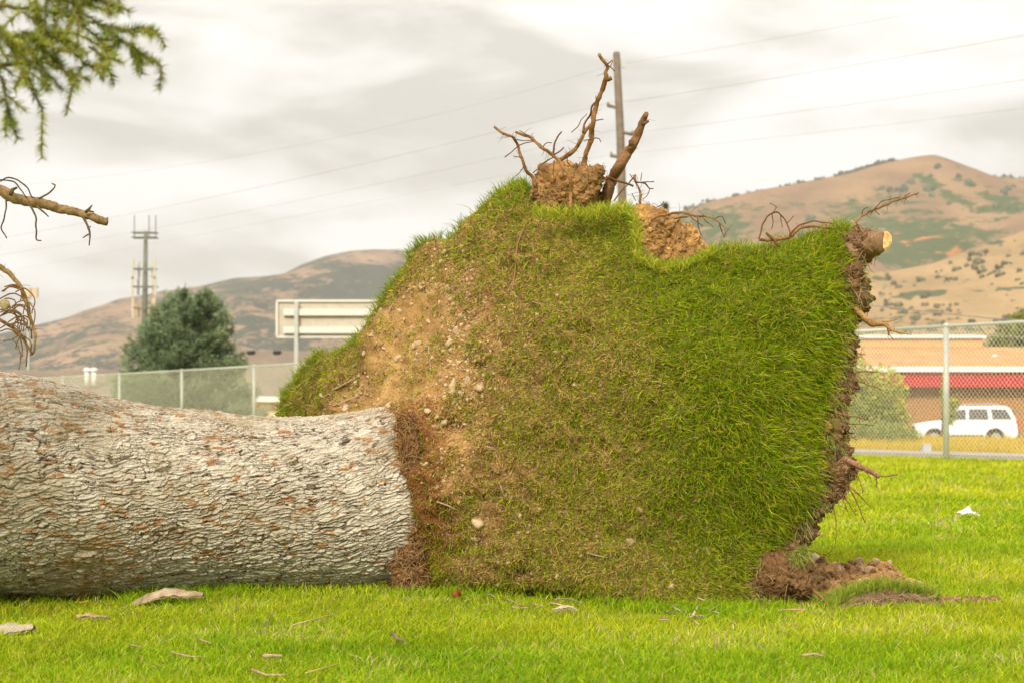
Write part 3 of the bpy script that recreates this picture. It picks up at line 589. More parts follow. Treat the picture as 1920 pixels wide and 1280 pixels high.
def leafy(name, base, Hh, clumps, label, n, lsz, cA, cB, seed, cat='bush', trunk_r=.05):
    g = np.random.default_rng(seed); t = thing(name, base, label, cat); base = np.array(base, float); mb = MB()
    R_ = []; C_ = []
    for (dx, dy, dz, r, rz) in clumps:
        c = base + [dx, dy, dz]; mb.tube([base + [dx * .1, dy * .1, 0], base + [dx * .4, dy * .4, dz * .5], c], [trunk_r, trunk_r * .6, trunk_r * .2], 6)
        for s in range(5):
            q = c + g.normal(0, .5, 3) * [r, r, rz]; mb.tube([base + [dx * .4, dy * .4, dz * .5], q], [trunk_r * .35, trunk_r * .1], 4)
        m = int(n * r * r * rz / sum(k[3]**2 * k[4] for k in clumps)); d = g.normal(size=(m, 3)); d /= np.linalg.norm(d, axis=1)[:, None]
        rad = g.random(m)**.45; pos = d * rad[:, None] * [r, r, rz]; lump = fbm((pos + base) * 2.2 / max(r, .6) + seed, 3, seed)
        k = (lump > .40) & (rad < .72 + .55 * lump); pos = pos[k]; lump = lump[k]; R_.append(c + pos); C_.append(mixc(cA, cB, np.clip((lump - .4) * 2.5 + g.normal(0, .25, len(lump)), 0, 1)))
    mb.build('stem' if cat == 'bush' else 'trunk', treebark, t); R_ = np.concatenate(R_); C_ = np.concatenate(C_); n = len(R_); m2 = MB()
    blades(m2, R_, g.normal(size=(n, 3)), lsz * g.uniform(.6, 1.3, n), lsz * .6, np.zeros((n, 3)), C_ * .85, C_, True); m2.build('leaves' if cat == 'bush' else 'crown', M['leaf'], t); return t
def at(px, Y, z=None): return (hx(px, Y), Y, float(gz(hx(px, Y), Y)) if z is None else z)
leafy('bush', at(1648, 36), 2, [(0, 0, 1.05, .62, .62), (.15, .2, .5, .6, .5), (-.35, 0, .7, .55, .6), (-.45, .2, 1.45, .4, .4), (-.75, 0, .5, .45, .5)], 'rounded yellow-green bush behind the fence beside the root plate', 9000, .07, (.20, .26, .02), (.66, .64, .07), 11)
leafy('bush', at(1765, 44), 2, [(.1, 0, 1.15, .16, .45), (.25, 0, .75, .24, .35), (.1, 0, 1.65, .10, .25), (.38, 0, 1.0, .16, .2)], 'slim sapling bush in front of the white four-wheel-drive', 1500, .06, (.20, .26, .02), (.66, .64, .07), 12, trunk_r=.03)
leafy('bush', at(1560, 38), 2, [(0, 0, .9, .9, .8), (.6, .2, .45, .5, .4)], 'green bush half hidden by the root plate', 5000, .07, (.20, .26, .02), (.66, .64, .07), 13)
leafy('bush', at(1660, 33), 2, [(0, 0, .25, .45, .25), (.5, .2, .2, .3, .2), (-.6, .1, .25, .4, .3)], 'low green weeds at the foot of the rounded bush', 3000, .05, (.14, .20, .03), (.34, .36, .07), 17, trunk_r=.015)
leafy('broadleaf_tree', at(1935, 100, -1), 7, [(0, 0, 5.6, 2.4, 2.1), (-1.7, 0, 4.6, 1.7, 1.6), (1.8, 0, 4.8, 2.2, 1.9), (.2, 0, 3.4, 1.9, 1.2)], 'dark green broadleaf tree at the right edge behind the brick building', 14000, .22, (.07, .10, .02), (.30, .30, .05), 14, 'tree', .2)
# small grey utility box by the sidewalk
ub = MB().box((hx(1737, 26), 26, .09), (.13, .12, .16), taper=.86).box((hx(1737, 26), 26, .175), (.125, .12, .014), taper=.9).build('utility_box', mat('grey_box', (.42, .43, .45), .6))
tag(ub, 'small grey utility box in the dry grass left of the fence post', 'utility box')

#@@TREE
# ------------------------------------------------------------------ the uprooted tree
tree = thing('uprooted_tree', (0, 6.4, 0), 'fallen spruce with thick pale trunk and its turf-covered root plate tipped upright', 'fallen tree')
# --- trunk
sx = np.array([-900, -500, -100, 0, 60, 120, 180, 240, 300, 360, 400, 450, 520, 580, 640, 700, 740, 800, 860])
stop = np.array([690, 692, 693, 700, 711, 728, 745, 757, 765, 768, 772, 780, 784, 784, 778, 769, 760, 752, 750])
sbot = np.array([1085, 1100, 1110, 1106, 1110, 1113, 1112, 1108, 1105, 1103, 1102, 1103, 1105, 1106, 1106, 1108, 1108, 1105, 1100])
def trY(px): return 6.05 + (px / 760.) * .70
NS, NR = 980, 760
pxs = np.linspace(-900, 860, 700); pxs = np.concatenate([np.linspace(-900, -60, 130, endpoint=False), np.linspace(-60, 860, NS - 130)])
def sm(x, y, q, k=22):
    yy = np.interp(q, x, y); ker = np.ones(k) / k; return np.convolve(np.pad(yy, (k, k), 'edge'), ker, 'same')[k:-k]
tp = sm(sx, stop, pxs); bt = sm(sx, sbot, pxs); Yc = trY(pxs); mid = (tp + bt) / 2; rad = (bt - tp) / 2 / F * Yc * (1 - .34 * sstep(728, 800, pxs))
cen = PV(pxs, mid, Yc); al = np.concatenate([[0], np.cumsum(np.linalg.norm(np.diff(cen, axis=0), axis=1))])
tg = np.gradient(cen, axis=0); tg[:, 2] *= .3; tg /= np.linalg.norm(tg, axis=1)[:, None]; upv = np.array([0, 0, 1.]); sd_ = np.cross(tg, upv); sd_ /= np.linalg.norm(sd_, axis=1)[:, None]; u2 = np.cross(sd_, tg)
th = np.concatenate([np.linspace(0, math.pi, 600, endpoint=False), np.linspace(math.pi, 2 * math.pi, 160, endpoint=False)])
A, T = np.meshgrid(al, th, indexing='ij'); Rr_ = rad[:, None] * np.ones_like(T); dirs = np.cos(T)[..., None] * u2[:, None] + np.sin(T)[..., None] * sd_[:, None]
cyl = np.stack([A, .36 * np.cos(T), .36 * np.sin(T)], -1).reshape(-1, 3); Cc = (T * .36).ravel(); Aa = A.ravel()
lump = (fbm(cyl * [2.2, 3, 3], 3, 41) - .5)
wv = fbm(cyl * [9, 14, 14], 4, 42) - .5; wu = fbm(cyl * [9, 14, 14], 4, 43) - .5
side = np.sign(np.sin(T)).ravel()
# long scaly plates, running slightly downhill along the trunk
cc_ = Cc + .20 * Aa * 1.0
f1, f2, cid, dv = worley(Aa / .036 + wu * 3.4, cc_ / .0105 + wv * 4.8, 51)
edge = f2 - f1; pl = sstep(.02, .30, edge)
g1, g2, cid2, dv2 = worley(Aa / .018 + wu * 5, cc_ / .0075 + wv * 6, 57); pl2 = sstep(.02, .35, g2 - g1)
fine = fbm(cyl * [120, 260, 260], 3, 60)
lw = np.stack([Aa * 9 + wu * 1.6, cc_ * 42 + wv * 3, .5 + 0 * Aa], -1); lnz = np.abs(fbm(lw, 3, 64, .45) - .5); line = (1 - sstep(.0, .035, lnz)) * sstep(.42, .52, fbm(cyl * [20, 30, 30], 2, 66))
saw = ((cc_ / .030 + fbm(lw * .7, 3, 67) * 4) % 1.0)
rag = fbm(cyl * [60, 200, 200], 3, 68) - .5; h = -.0060 * line + .0055 * sstep(0, .18, saw) * (1.18 - saw) + .0045 * rag + .0034 * pl * (.4 + .8 * cid) + .0042 * cid + .0008 * pl2 + .0050 * np.clip(dv, -.6, .6) + .0030 * (fine - .5) + .022 * lump
kd = np.zeros(len(h)); PX = np.repeat(pxs, NR)
for (kpx, kth, kr) in ((255, 1.15, .035), (60, 1.05, .03), (480, 1.9, .03), (500, 1.0, .022), (640, 1.3, .02), (130, 2.2, .04), (330, 2.0, .022)):
    ka = np.interp(kpx, pxs, al); dk = np.hypot((Aa - ka) * .8, Cc - kth * .36) * (1 + .6 * (fbm(cyl * 25, 2, 77) - .5)) / kr
    h = h + .012 * np.exp(-dk**2) - .009 * np.exp(-((dk - 1.1) / .3)**2) + .004 * np.cos(dk * 9) * np.exp(-(dk / 1.6)**2); kd = np.maximum(kd, np.exp(-(dk / 1.2)**2))
disp = (h * .8).reshape(T.shape)
V = cen[:, None] + dirs * (Rr_ + disp)[..., None]
i = np.arange(NS - 1)[:, None] * NR; j = np.arange(NR)[None]; k = (j + 1) % NR
fq = np.stack([i + j, i + k, i + NR + k, i + NR + j], -1).reshape(-1, 4)
pt = fbm(cyl * [24, 52, 52], 4, 70); pt2 = fbm(cyl * [3.5, 4.5, 4.5], 3, 71)
base_c = mixc((.36, .31, .245), (.66, .605, .51), np.clip(cid * .55 + fine * .8 - .1, 0, 1))
crack = (1 - sstep(.0, .17, edge)) * 1.0; crack2 = (1 - sstep(0, .12, g2 - g1)) * .55
cr_ = np.clip(line * .95 + np.maximum(crack * .8, crack2) * sstep(.30, .55, fbm(cyl * [14, 25, 25], 3, 75)) * 1.2, 0, 1)
col = base_c * (1 - cr_[:, None]) + np.array((.10, .065, .04)) * cr_[:, None]
ora = sstep(.645, .675, pt + (pt2 - .5) * .30 + (cid - .5) * .08 + (fbm(cyl * [45, 110, 110], 3, 73) - .5) * .42)
oc = mixc((.24, .115, .05), (.44, .22, .085), cid2)
col = col * (1 - ora[:, None] * .9) + oc * ora[:, None] * .9
stain = np.clip(sstep(.42, .68, pt2) * .42 + kd * .45, 0, 1)[:, None]; col = col * (1 - stain) + np.array((.30, .24, .14)) * stain
nz_ = (sstep(700, 765, np.repeat(pxs, NR)) * .9 > fbm(cyl * 18, 3, 78) + .05)[:, None]; col = np.where(nz_, np.array((.16, .075, .03)), col)
mb = MB().add(V, fq, col); mb.build('trunk', M['bark'], tree, True)
kk = rng.choice(NS * NR, 9000, p=(lambda w: w / w.sum())((np.repeat(np.clip((pxs - 690) / 60, 0, 1)**2 * (pxs < 800), NR) + 1e-6 * (np.repeat(pxs, NR) > 300)) * (V.reshape(-1, 3)[:, 1] < np.repeat(Yc, NR) - .05)))
TNEED = (V.reshape(-1, 3)[kk], dirs.reshape(-1, 3)[kk])

# --- root plate body
def rough_poly(poly, step=7, amp=3.0, seed=0):
    p = np.array(poly, float); o = []
    for a, b in zip(p, np.roll(p, -1, 0)):
        n = max(1, int(np.hypot(*(b - a)) / step)); o.append(a + (b - a) * (np.arange(n) / n)[:, None])
    o = np.concatenate(o); ker = np.array([1, 2, 3, 2, 1.]) / 9
    o = np.stack([np.convolve(np.pad(o[:, q], 2, 'wrap'), ker, 'valid') for q in (0, 1)], -1)
    q = np.stack([o[:, 0] / 16, o[:, 1] / 16, 0 * o[:, 0]], -1); o[:, 0] += (fbm(q, 3, seed) - .5) * 4 * amp; o[:, 1] += (fbm(q + 9, 3, seed + 5) - .5) * 4 * amp
    return o
def inside(poly, x, y):
    c = np.zeros(x.shape, bool)
    for (x0, y0), (x1, y1) in zip(poly, np.roll(poly, -1, 0)):
        m = ((y0 > y) != (y1 > y)); xi = (x1 - x0) * (y - y0) / (y1 - y0 + 1e-12) + x0; c ^= m & (x < xi)
    return c
def near(poly, x, y):
    bd_ = np.full(x.shape, 1e9); bx = np.zeros(x.shape); by = np.zeros(x.shape)
    for a, b in zip(poly, np.roll(poly, -1, 0)):
        ab = b - a; t = np.clip(((x - a[0]) * ab[0] + (y - a[1]) * ab[1]) / (ab @ ab + 1e-9), 0, 1); qx = a[0] + t * ab[0]; qy = a[1] + t * ab[1]
        d = np.hypot(x - qx, y - qy); m = d < bd_; bd_ = np.where(m, d, bd_); bx = np.where(m, qx, bx); by = np.where(m, qy, by)
    return bd_, bx, by
def rbf(ctrl):
    c = np.array(ctrl, float); p = c[:, :2] / 500; k = lambda r: r
    Am = k(np.linalg.norm(p[:, None] - p[None], axis=-1)); n = len(c); Bm = np.block([[Am + .02 * np.eye(n), np.ones((n, 1)), p], [np.ones((1, n)), np.zeros((1, 3))], [p.T, np.zeros((2, 3))]])
    w = np.linalg.solve(Bm, np.concatenate([c[:, 2], [0, 0, 0]]))
    def ev(x, y):
        q = np.stack([x, y], -1) / 500; return np.linalg.norm(q[..., None, :] - p, axis=-1) @ w[:n] + w[n] + q @ w[n + 1:]
    return ev
def vnormals(V, fq):
    n = np.cross(V[fq[:, 2]] - V[fq[:, 0]], V[fq[:, 3]] - V[fq[:, 1]]); o = np.zeros_like(V)
    for q in range(4): np.add.at(o, fq[:, q], n)
    return o / (np.linalg.norm(o, axis=1)[:, None] + 1e-12)
def slab(poly, depth, h, Rr, w, Tk, W2, seed=0, amp=3.0, frame_Y=None):
    """closed body: traced outline, front surface at depth(px,py), rounded rim, bulging back. returns V, faces, front mask per vertex, px, py"""
    poly = rough_poly(poly, seed=seed, amp=amp); lo = poly.min(0) - h; hi = poly.max(0) + h
    gx = np.arange(lo[0], hi[0], h); gy = np.arange(lo[1], hi[1], h); X, Y_ = np.meshgrid(gx, gy); ins = inside(poly, X, Y_); d, bx, by = near(poly, X, Y_); sdv = np.where(ins, d, -d)
    ok = sdv > -.45 * h; cell = ok[:-1, :-1] & ok[1:, :-1] & ok[:-1, 1:] & ok[1:, 1:]
    nx_ = len(gx); ii, jj = np.nonzero(cell); a = ii * nx_ + jj; fr = np.stack([a, a + nx_, a + nx_ + 1, a + 1], -1)
    used = np.unique(fr); mp_ = -np.ones(X.size, int); mp_[used] = np.arange(len(used)); fr = mp_[fr]
    x = X.ravel()[used].copy(); y = Y_.ravel()[used].copy()
    # boundary verts: in an edge used once
    ed = np.concatenate([fr[:, [0, 1]], fr[:, [1, 2]], fr[:, [2, 3]], fr[:, [3, 0]]]); es = np.sort(ed, 1); key = es[:, 0].astype(np.int64) * 10**7 + es[:, 1]; _, inv, cnt = np.unique(key, return_inverse=True, return_counts=True)
    bv = np.unique(es[cnt[inv] == 1]); isb = np.zeros(len(x), bool); isb[bv] = True
    x[isb] = bx.ravel()[used][isb]; y[isb] = by.ravel()[used][isb]
    s = np.where(isb, 0, np.maximum(sdv.ravel()[used], 0)); D = depth(x, y); k = 1 - np.clip(s / w, 0, 1); off = Rr * (1 - np.sqrt(np.clip(1 - k * k, 0, 1)))
    Fv = PV(x, y, D) + np.stack([0 * x, off, 0 * x], -1)
    k2 = 1 - np.clip(s / W2, 0, 1); Bk = PV(x, y, D) + np.stack([0 * x, Rr + Tk * np.sqrt(np.clip(1 - k2 * k2, 0, 1)), 0 * x], -1)
    n = len(x); bmap = np.arange(n) + n; bmap[isb] = np.arange(n)[isb]; V = np.concatenate([Fv, Bk]); fb = bmap[fr][:, ::-1]
    Fq = np.concatenate([fr, fb]); return V, Fq, len(fr), np.concatenate([x, x]), np.concatenate([y, y]), np.concatenate([s, s]), n
S = [(790, 1108), (745, 1100), (700, 1060), (660, 980), (600, 900), (540, 830), (515, 785), (518, 755), (535, 722), (560, 690), (588, 660), (605, 655), (622, 662), (645, 650), (672, 618), (692, 588), (720, 550), (742, 512), (760, 480), (780, 452), (795, 443), (840, 444), (868, 412), (900, 388), (922, 362), (945, 342), (985, 336), (1000, 345), (1010, 385), (1060, 394), (1100, 388), (1140, 382), (1182, 384), (1190, 420), (1196, 480), (1230, 497), (1290, 492), (1330, 468), (1380, 458), (1440, 461), (1480, 454), (1520, 442), (1560, 428), (1590, 414), (1606, 416), (1612, 440), (1612, 490), (1624, 512), (1618, 532), (1630, 555), (1622, 582), (1608, 600), (1612, 650), (1598, 680), (1604, 712), (1594, 745), (1583, 790), (1588, 845), (1604, 868), (1592, 900), (1580, 928), (1560, 950), (1544, 958), (1528, 988), (1512, 1032), (1500, 1056), (1516, 1082), (1524, 1106), (1515, 1128), (1430, 1140), (1350, 1150), (1250, 1148), (1150, 1130), (1050, 1112), (950, 1106), (850, 1108)]
DC = [(745, 1105, 6.5), (830, 1100, 6.42), (1000, 1100, 6.2), (1250, 1142, 5.84), (1350, 1145, 5.84), (1430, 1135, 5.9), (1500, 1010, 6.06), (1560, 900, 6.08), (1600, 700, 6.12), (1600, 420, 6.3), (1350, 460, 6.3), (1190, 480, 6.32), (1150, 385, 6.5), (960, 340, 6.75), (850, 430, 6.8), (780, 450, 6.92), (720, 550, 7.05), (620, 660, 7.35), (520, 780, 7.6), (560, 760, 7.45), (640, 760, 7.15), (700, 745, 6.86), (700, 900, 7.0), (765, 900, 6.40), (768, 800, 6.41), (790, 1020, 6.38), (782, 960, 6.37), (850, 800, 6.38), (850, 600, 6.58), (1100, 700, 6.12), (1350, 750, 5.92), (1100, 900, 6.14), (900, 950, 6.3), (700, 640, 6.92), (1000, 480, 6.45), (1250, 580, 6.12), (1480, 560, 6.06), (1450, 900, 5.93), (1250, 1000, 5.97), (660, 960, 7.05), (600, 880, 7.3)]
depth = rbf(DC)
V, Fq, nf, vx, vy, vs, nfr = slab(S, depth, 4.0, .10, 26, .62, 330, seed=3)
q = V.copy(); front = np.arange(len(V)) < nfr
Nn = vnormals(V, Fq)
# zones on the face
TZ = rbf([(1600, 420, 1), (1590, 700, 1), (1540, 930, 1), (1450, 1050, .95), (1400, 600, 1.05), (1400, 850, 1), (1250, 560, .95), (1150, 430, .85), (1000, 400, .72), (950, 350, .9), (880, 420, .6), (790, 460, .40), (1100, 560, .62), (1000, 560, .50), (1180, 700, .62), (1050, 750, .50), (1200, 900, .70), (1060, 900, .52), (940, 800, .31), (930, 600, .29), (860, 520, .24), (800, 560, .04), (720, 600, .10), (880, 590, .18), (840, 640, .02), (760, 680, .03), (700, 720, .0), (650, 760, .05), (850, 700, .08), (890, 660, .28), (800, 760, .12), (770, 850, .15), (830, 860, .12), (880, 880, .16), (830, 950, .25), (900, 1000, .30), (820, 1060, .42), (960, 1060, .42), (1100, 1040, .55), (1250, 1080, .72), (1350, 1100, .8), (560, 740, .75), (600, 690, .75), (620, 730, .5), (700, 570, .75), (760, 480, .75), (540, 780, .75), (640, 660, .7), (980, 680, .42), (880, 760, .22), (850, 900, .08), (870, 820, .06)])
tz = TZ(vx, vy); soilzone = 1 - sstep(.14, .40, tz)
right_soil = sstep(0, 22, 26 - np.abs(0)) if False else 0
# exposed soil along the right-hand rim and all of the back
TR = np.array([(1606, 380), (1606, 420), (1600, 500), (1604, 600), (1590, 690), (1578, 740), (1564, 800), (1560, 870), (1548, 920), (1520, 965), (1498, 1005), (1476, 1035), (1425, 1062), (1428, 1150)])
tr_x = np.interp(vy, TR[:, 1], TR[:, 0]); rimsoil = ((vx > tr_x) & (vy > 380)) | (~front) | ((vs < 8) & (vx > 1200) & (vy < 520) & False)
rimf = rimsoil.astype(float)
n1_ = fbm(q * 5, 3, 80) - .5; n2_ = fbm(q * 22, 3, 81) - .5; n3_ = fbm(q * 70, 3, 82) - .5
wz = fbm(q * 14, 2, 83)
clod = np.abs(fbm(q * 30 + wz[:, None] * 2, 3, 84) - .5) * 2
dsp = (.11 * n1_ + .05 * n2_) * np.clip(vs / 60, 0.25, 1) + .022 * n3_ + rimf * (.05 * (.5 - clod) + .05 * n3_) + soilzone * front * .012 * (fbm(q * 45, 3, 88) - .5)
V = V + Nn * dsp[:, None]
# a few hollows
for hx_, hy_, hr, hd in ((905, 690, 18, .04), (985, 470, 12, .035), (985, 1075, 22, .03), (865, 800, 26, .03), (905, 930, 20, .025), (830, 690, 26, .015)):
    w = np.exp(-(((vx - hx_) / hr)**2 + ((vy - hy_) / (hr * .6))**2)) * front; V[:, 1] += w * hd
V[:, 2] = np.maximum(V[:, 2], -.05)
cn = fbm(q * 9, 4, 90); cn2 = fbm(q * 40, 3, 91)
thatch = mixc((.11, .06, .028), (.42, .26, .10), np.clip(cn2 * 1.6 - .3, 0, 1)); tanS = mixc((.23, .125, .047), (.49, .30, .115), np.clip(cn * 1.5 - .25, 0, 1))
dark = mixc((.16, .095, .055), (.34, .21, .12), np.clip(cn * 1.3 + cn2 * .6 - .45, 0, 1)); green_base = np.array((.13, .15, .025))
col = thatch * (1 - soilzone[:, None]) + tanS * soilzone[:, None]; gz_ = (sstep(.7, 1, tz) * .6)[:, None]; col = col * (1 - gz_) + green_base * gz_
nt_ = np.exp(-(((vx - 780) / 45)**2)) * (vy > 760) * sstep(760, 820, vy); col = col * (1 - .75 * nt_[:, None]) + np.array((.17, .075, .03)) * .75 * nt_[:, None]
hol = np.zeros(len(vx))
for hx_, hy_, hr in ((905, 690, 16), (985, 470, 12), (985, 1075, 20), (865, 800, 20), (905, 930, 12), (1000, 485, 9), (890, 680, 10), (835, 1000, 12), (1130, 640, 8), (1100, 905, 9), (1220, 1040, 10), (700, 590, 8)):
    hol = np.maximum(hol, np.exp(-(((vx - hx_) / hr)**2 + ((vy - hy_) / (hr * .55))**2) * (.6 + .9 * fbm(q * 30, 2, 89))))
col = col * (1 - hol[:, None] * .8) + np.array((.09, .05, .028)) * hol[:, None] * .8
col = np.where(rimsoil[:, None], dark * .75, col)
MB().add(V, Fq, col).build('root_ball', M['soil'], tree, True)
BV, BF, BX, BY = V, Fq[:nf], vx, vy
FN3 = vnormals(V, Fq)
cent = V[BF].mean(1); fnrm = FN3[BF].mean(1); fnrm /= np.linalg.norm(fnrm, axis=1)[:, None]; fx = BX[BF].mean(1); fy = BY[BF].mean(1); fhol = hol[BF].mean(1); fhi = n3_[BF].mean(1)
vis = (fx > 500) & ~((fx < 735) & (fy > 800)); notrim = fx < np.interp(fy, TR[:, 1], TR[:, 0]) - 8 - 16 * sstep(560, 720, fy) + 22 * (fbm(cent * 25, 2, 93) - .5)
ftz = TZ(fx, fy)
def scat(w, n):
    w = np.clip(w, 0, None); w = w / w.sum(); k = rng.choice(len(w), n, p=w); a = rng.random((n, 1)); b = rng.random((n, 1)); f_ = BF[k]
    p = (V[f_[:, 0]] * (1 - a) + V[f_[:, 1]] * a) * (1 - b) + (V[f_[:, 3]] * (1 - a) + V[f_[:, 2]] * a) * b
    return p, fnrm[k], fx[k], fy[k], ftz[k]
surf0 = lambda a, b: cent[np.argmin((fx - a)**2 + (fy - b)**2)]
patch = fbm(cent * 13, 4, 95); patch2 = fbm(cent * 5, 3, 96)
# green blades
wgt = vis * notrim * (1 - fhol) * np.clip(sstep(.05, .62, ftz) * 1.05 + ((patch - .5) * 2.9 + fhi * 2.0 - .08) * (1.15 - np.clip(ftz, 0, 1)), .008, 1)
p, nn, gx, gy, tz_ = scat(wgt, 150000); n = len(p); lush = sstep(.6, .98, tz_)
Ln = (.021 + .018 * lush) * rng.uniform(.5, 1.35, n) * (1 + .3 * sstep(1150, 1500, gx) * lush); up_ = rng.normal(size=(n, 3)) * .90
d = nn * (.42 + .25 * lush)[:, None] + up_ + np.stack([np.where(gx > 1500, -.05, .14), 0 * gx, np.full(n, .22)], -1); d[:, 1] = np.where(d[:, 1] > .15, .15, d[:, 1])
dn_ = (d * nn).sum(1); d = d + nn * np.clip(.32 - dn_, 0, 3)[:, None]
bend = np.stack([rng.normal(.05, .25, n), rng.normal(-.1, .15, n), -rng.random(n) * .40], -1) * Ln[:, None]
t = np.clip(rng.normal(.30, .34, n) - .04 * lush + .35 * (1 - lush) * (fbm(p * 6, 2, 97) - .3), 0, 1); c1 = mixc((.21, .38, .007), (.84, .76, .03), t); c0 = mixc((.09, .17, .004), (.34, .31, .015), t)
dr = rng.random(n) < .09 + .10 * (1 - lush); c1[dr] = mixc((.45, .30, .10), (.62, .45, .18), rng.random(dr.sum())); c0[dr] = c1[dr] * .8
lum = rng.uniform(.5, 1.4, n)[:, None]
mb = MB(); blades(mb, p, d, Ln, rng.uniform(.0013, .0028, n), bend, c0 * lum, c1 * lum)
# rim: longer wisps on the skyline
rim = vis * notrim * (np.abs(near(rough_poly(S, seed=3), fx, fy)[0]) < 12) * ((fy < 520) | (fx < 760)) * (ftz > .25)
p, nn, gx, gy, tz_ = scat(rim.astype(float) * np.clip((fbm(cent * 22, 2, 94) - .42) * 6, .03, 1), 2600); n = len(p); Ln = rng.uniform(.02, .06, n) * np.where(gx > 1330, 1.25, 1)
d = nn * .3 + rng.normal(size=(n, 3)) * .35 + np.stack([np.where(gx < 1000, -.35, .25), 0 * gx, np.full(n, .9)], -1); t = np.clip(rng.normal(.3, .25, n), 0, 1)
c1 = mixc((.15, .26, .02), (.42, .42, .06), t); blades(mb, p, d, Ln, .0026, np.stack([rng.normal(0, .3, n), 0 * gx, -.2 * rng.random(n)], -1) * Ln[:, None], c1 * .75, c1)
# broad-leaved weeds and lone tufts on the bare soil
for (wx, wy) in ((800, 760), (815, 790), (792, 830), (806, 862), (782, 905), (832, 962), (664, 772), (600, 702), (642, 737), (762, 800), (872, 655), (905, 655), (840, 640), (700, 705), (655, 655), (560, 770), (630, 770), (720, 600), (745, 560), (860, 560), (870, 930), (800, 935), (1010, 500), (985, 420), (920, 470), (750, 850), (815, 700), (735, 690), (590, 735), (775, 1020), (765, 1090)):
    m_ = int(rng.integers(9, 26)); o_ = np.array([surf0(wx + rng.normal(0, 9), wy + rng.normal(0, 7)) for _ in range(m_)]); L_ = rng.uniform(.018, .042, m_); t_ = rng.random(m_); cw = mixc((.17, .32, .01), (.50, .55, .03), t_)
    blades(mb, o_, np.stack([rng.normal(.2, .7, m_), -.5 + 0 * t_, rng.normal(.1, .6, m_)], -1), L_, rng.uniform(.003, .006, m_), np.stack([0 * t_, 0 * t_, -.5 * rng.random(m_)], -1) * L_[:, None], cw * .7, cw)
# straggly blades hanging over the right-hand edge
ed = vis * (np.abs(fx - np.interp(fy, TR[:, 1], TR[:, 0])) < 14) * (fy > 430)
p, nn, gx, gy, tz_ = scat(ed.astype(float) * np.clip((fbm(cent * 14, 2, 99) - .45) * 6, .02, 1), 1100); n = len(p); Ln = rng.uniform(.02, .06, n); d = nn * .4 + rng.normal(size=(n, 3)) * .45 + np.array([.25, -.3, -.45]); t = rng.random(n)
c1 = mixc((.22, .32, .04), (.55, .45, .20), t**1.5); blades(mb, p, d, Ln, .0026, np.stack([0 * gx, 0 * gx, -rng.random(n) * .6], -1) * Ln[:, None], c1 * .8, c1)
tag(mb.build('turf', M['blade'], tree), None, None, kind='stuff')
mb = MB()
n = 420; wx = rng.uniform(1425, 1512, n); wy = np.interp(wx, [1425, 1470, 1512], [1062, 1046, 1020]) + rng.normal(0, 7, n); o_ = np.array([surf0(a, b) for a, b in zip(wx, wy)]) + [0, -.05, 0]
L_ = rng.uniform(.025, .075, n); t_ = rng.random(n); cw = mixc((.16, .28, .01), (.60, .52, .16), t_**1.4); blades(mb, o_, np.stack([rng.normal(.1, .45, n), rng.normal(-.45, .2, n), rng.normal(-.55, .4, n)], -1), L_, .0024, np.stack([0 * t_, 0 * t_, -.5 * rng.random(n)], -1) * L_[:, None], cw * .6, cw)
tag(mb.build('hanging_turf', M['blade'], tree), None, None, kind='stuff')
# dry thatch: straw and brown needles lying on the face
wgt = vis * notrim * (1 - fhol * .7) * (np.clip(1.15 - ftz, .15, 1) * sstep(.05, .3, ftz + .5 * (patch - .45)) + 1.2 * np.exp(-((fx - 785) / 45)**2) * (fy > 750))
p, nn, gx, gy, tz_ = scat(wgt, 30000); n = len(p); Ln = rng.uniform(.008, .026, n); tn_ = np.cross(nn, rng.normal(size=(n, 3))); tn_ /= np.linalg.norm(tn_, axis=1)[:, None]
needle = np.exp(-((gx - 785) / 55)**2) * (gy > 750) > rng.random(n) * .9
c = mixc((.22, .085, .04), (.78, .55, .20), rng.random(n)**1.2); c[rng.random(n) < .22] *= .45; c[needle] = mixc((.20, .075, .022), (.46, .20, .06), rng.random(needle.sum()))
mb = MB(); tq, tn2 = TNEED; m_n = len(tq); tcol = mixc((.22, .085, .025), (.52, .24, .08), rng.random(m_n)); tt_ = np.cross(tn2, rng.normal(size=(m_n, 3))); blades(mb, tq + tn2 * .003, tt_ + tn2 * .3, rng.uniform(.010, .026, m_n), .0020, np.zeros((m_n, 3)), tcol * .8, tcol, sidev=tn2)
blades(mb, p + nn * .003, tn_ + nn * rng.uniform(0, .5, n)[:, None], Ln, .0024, nn * (rng.random(n) * .004)[:, None], c * .8, c, sidev=nn)
tag(mb.build('dry_thatch', M['blade'], tree), None, None, kind='stuff')

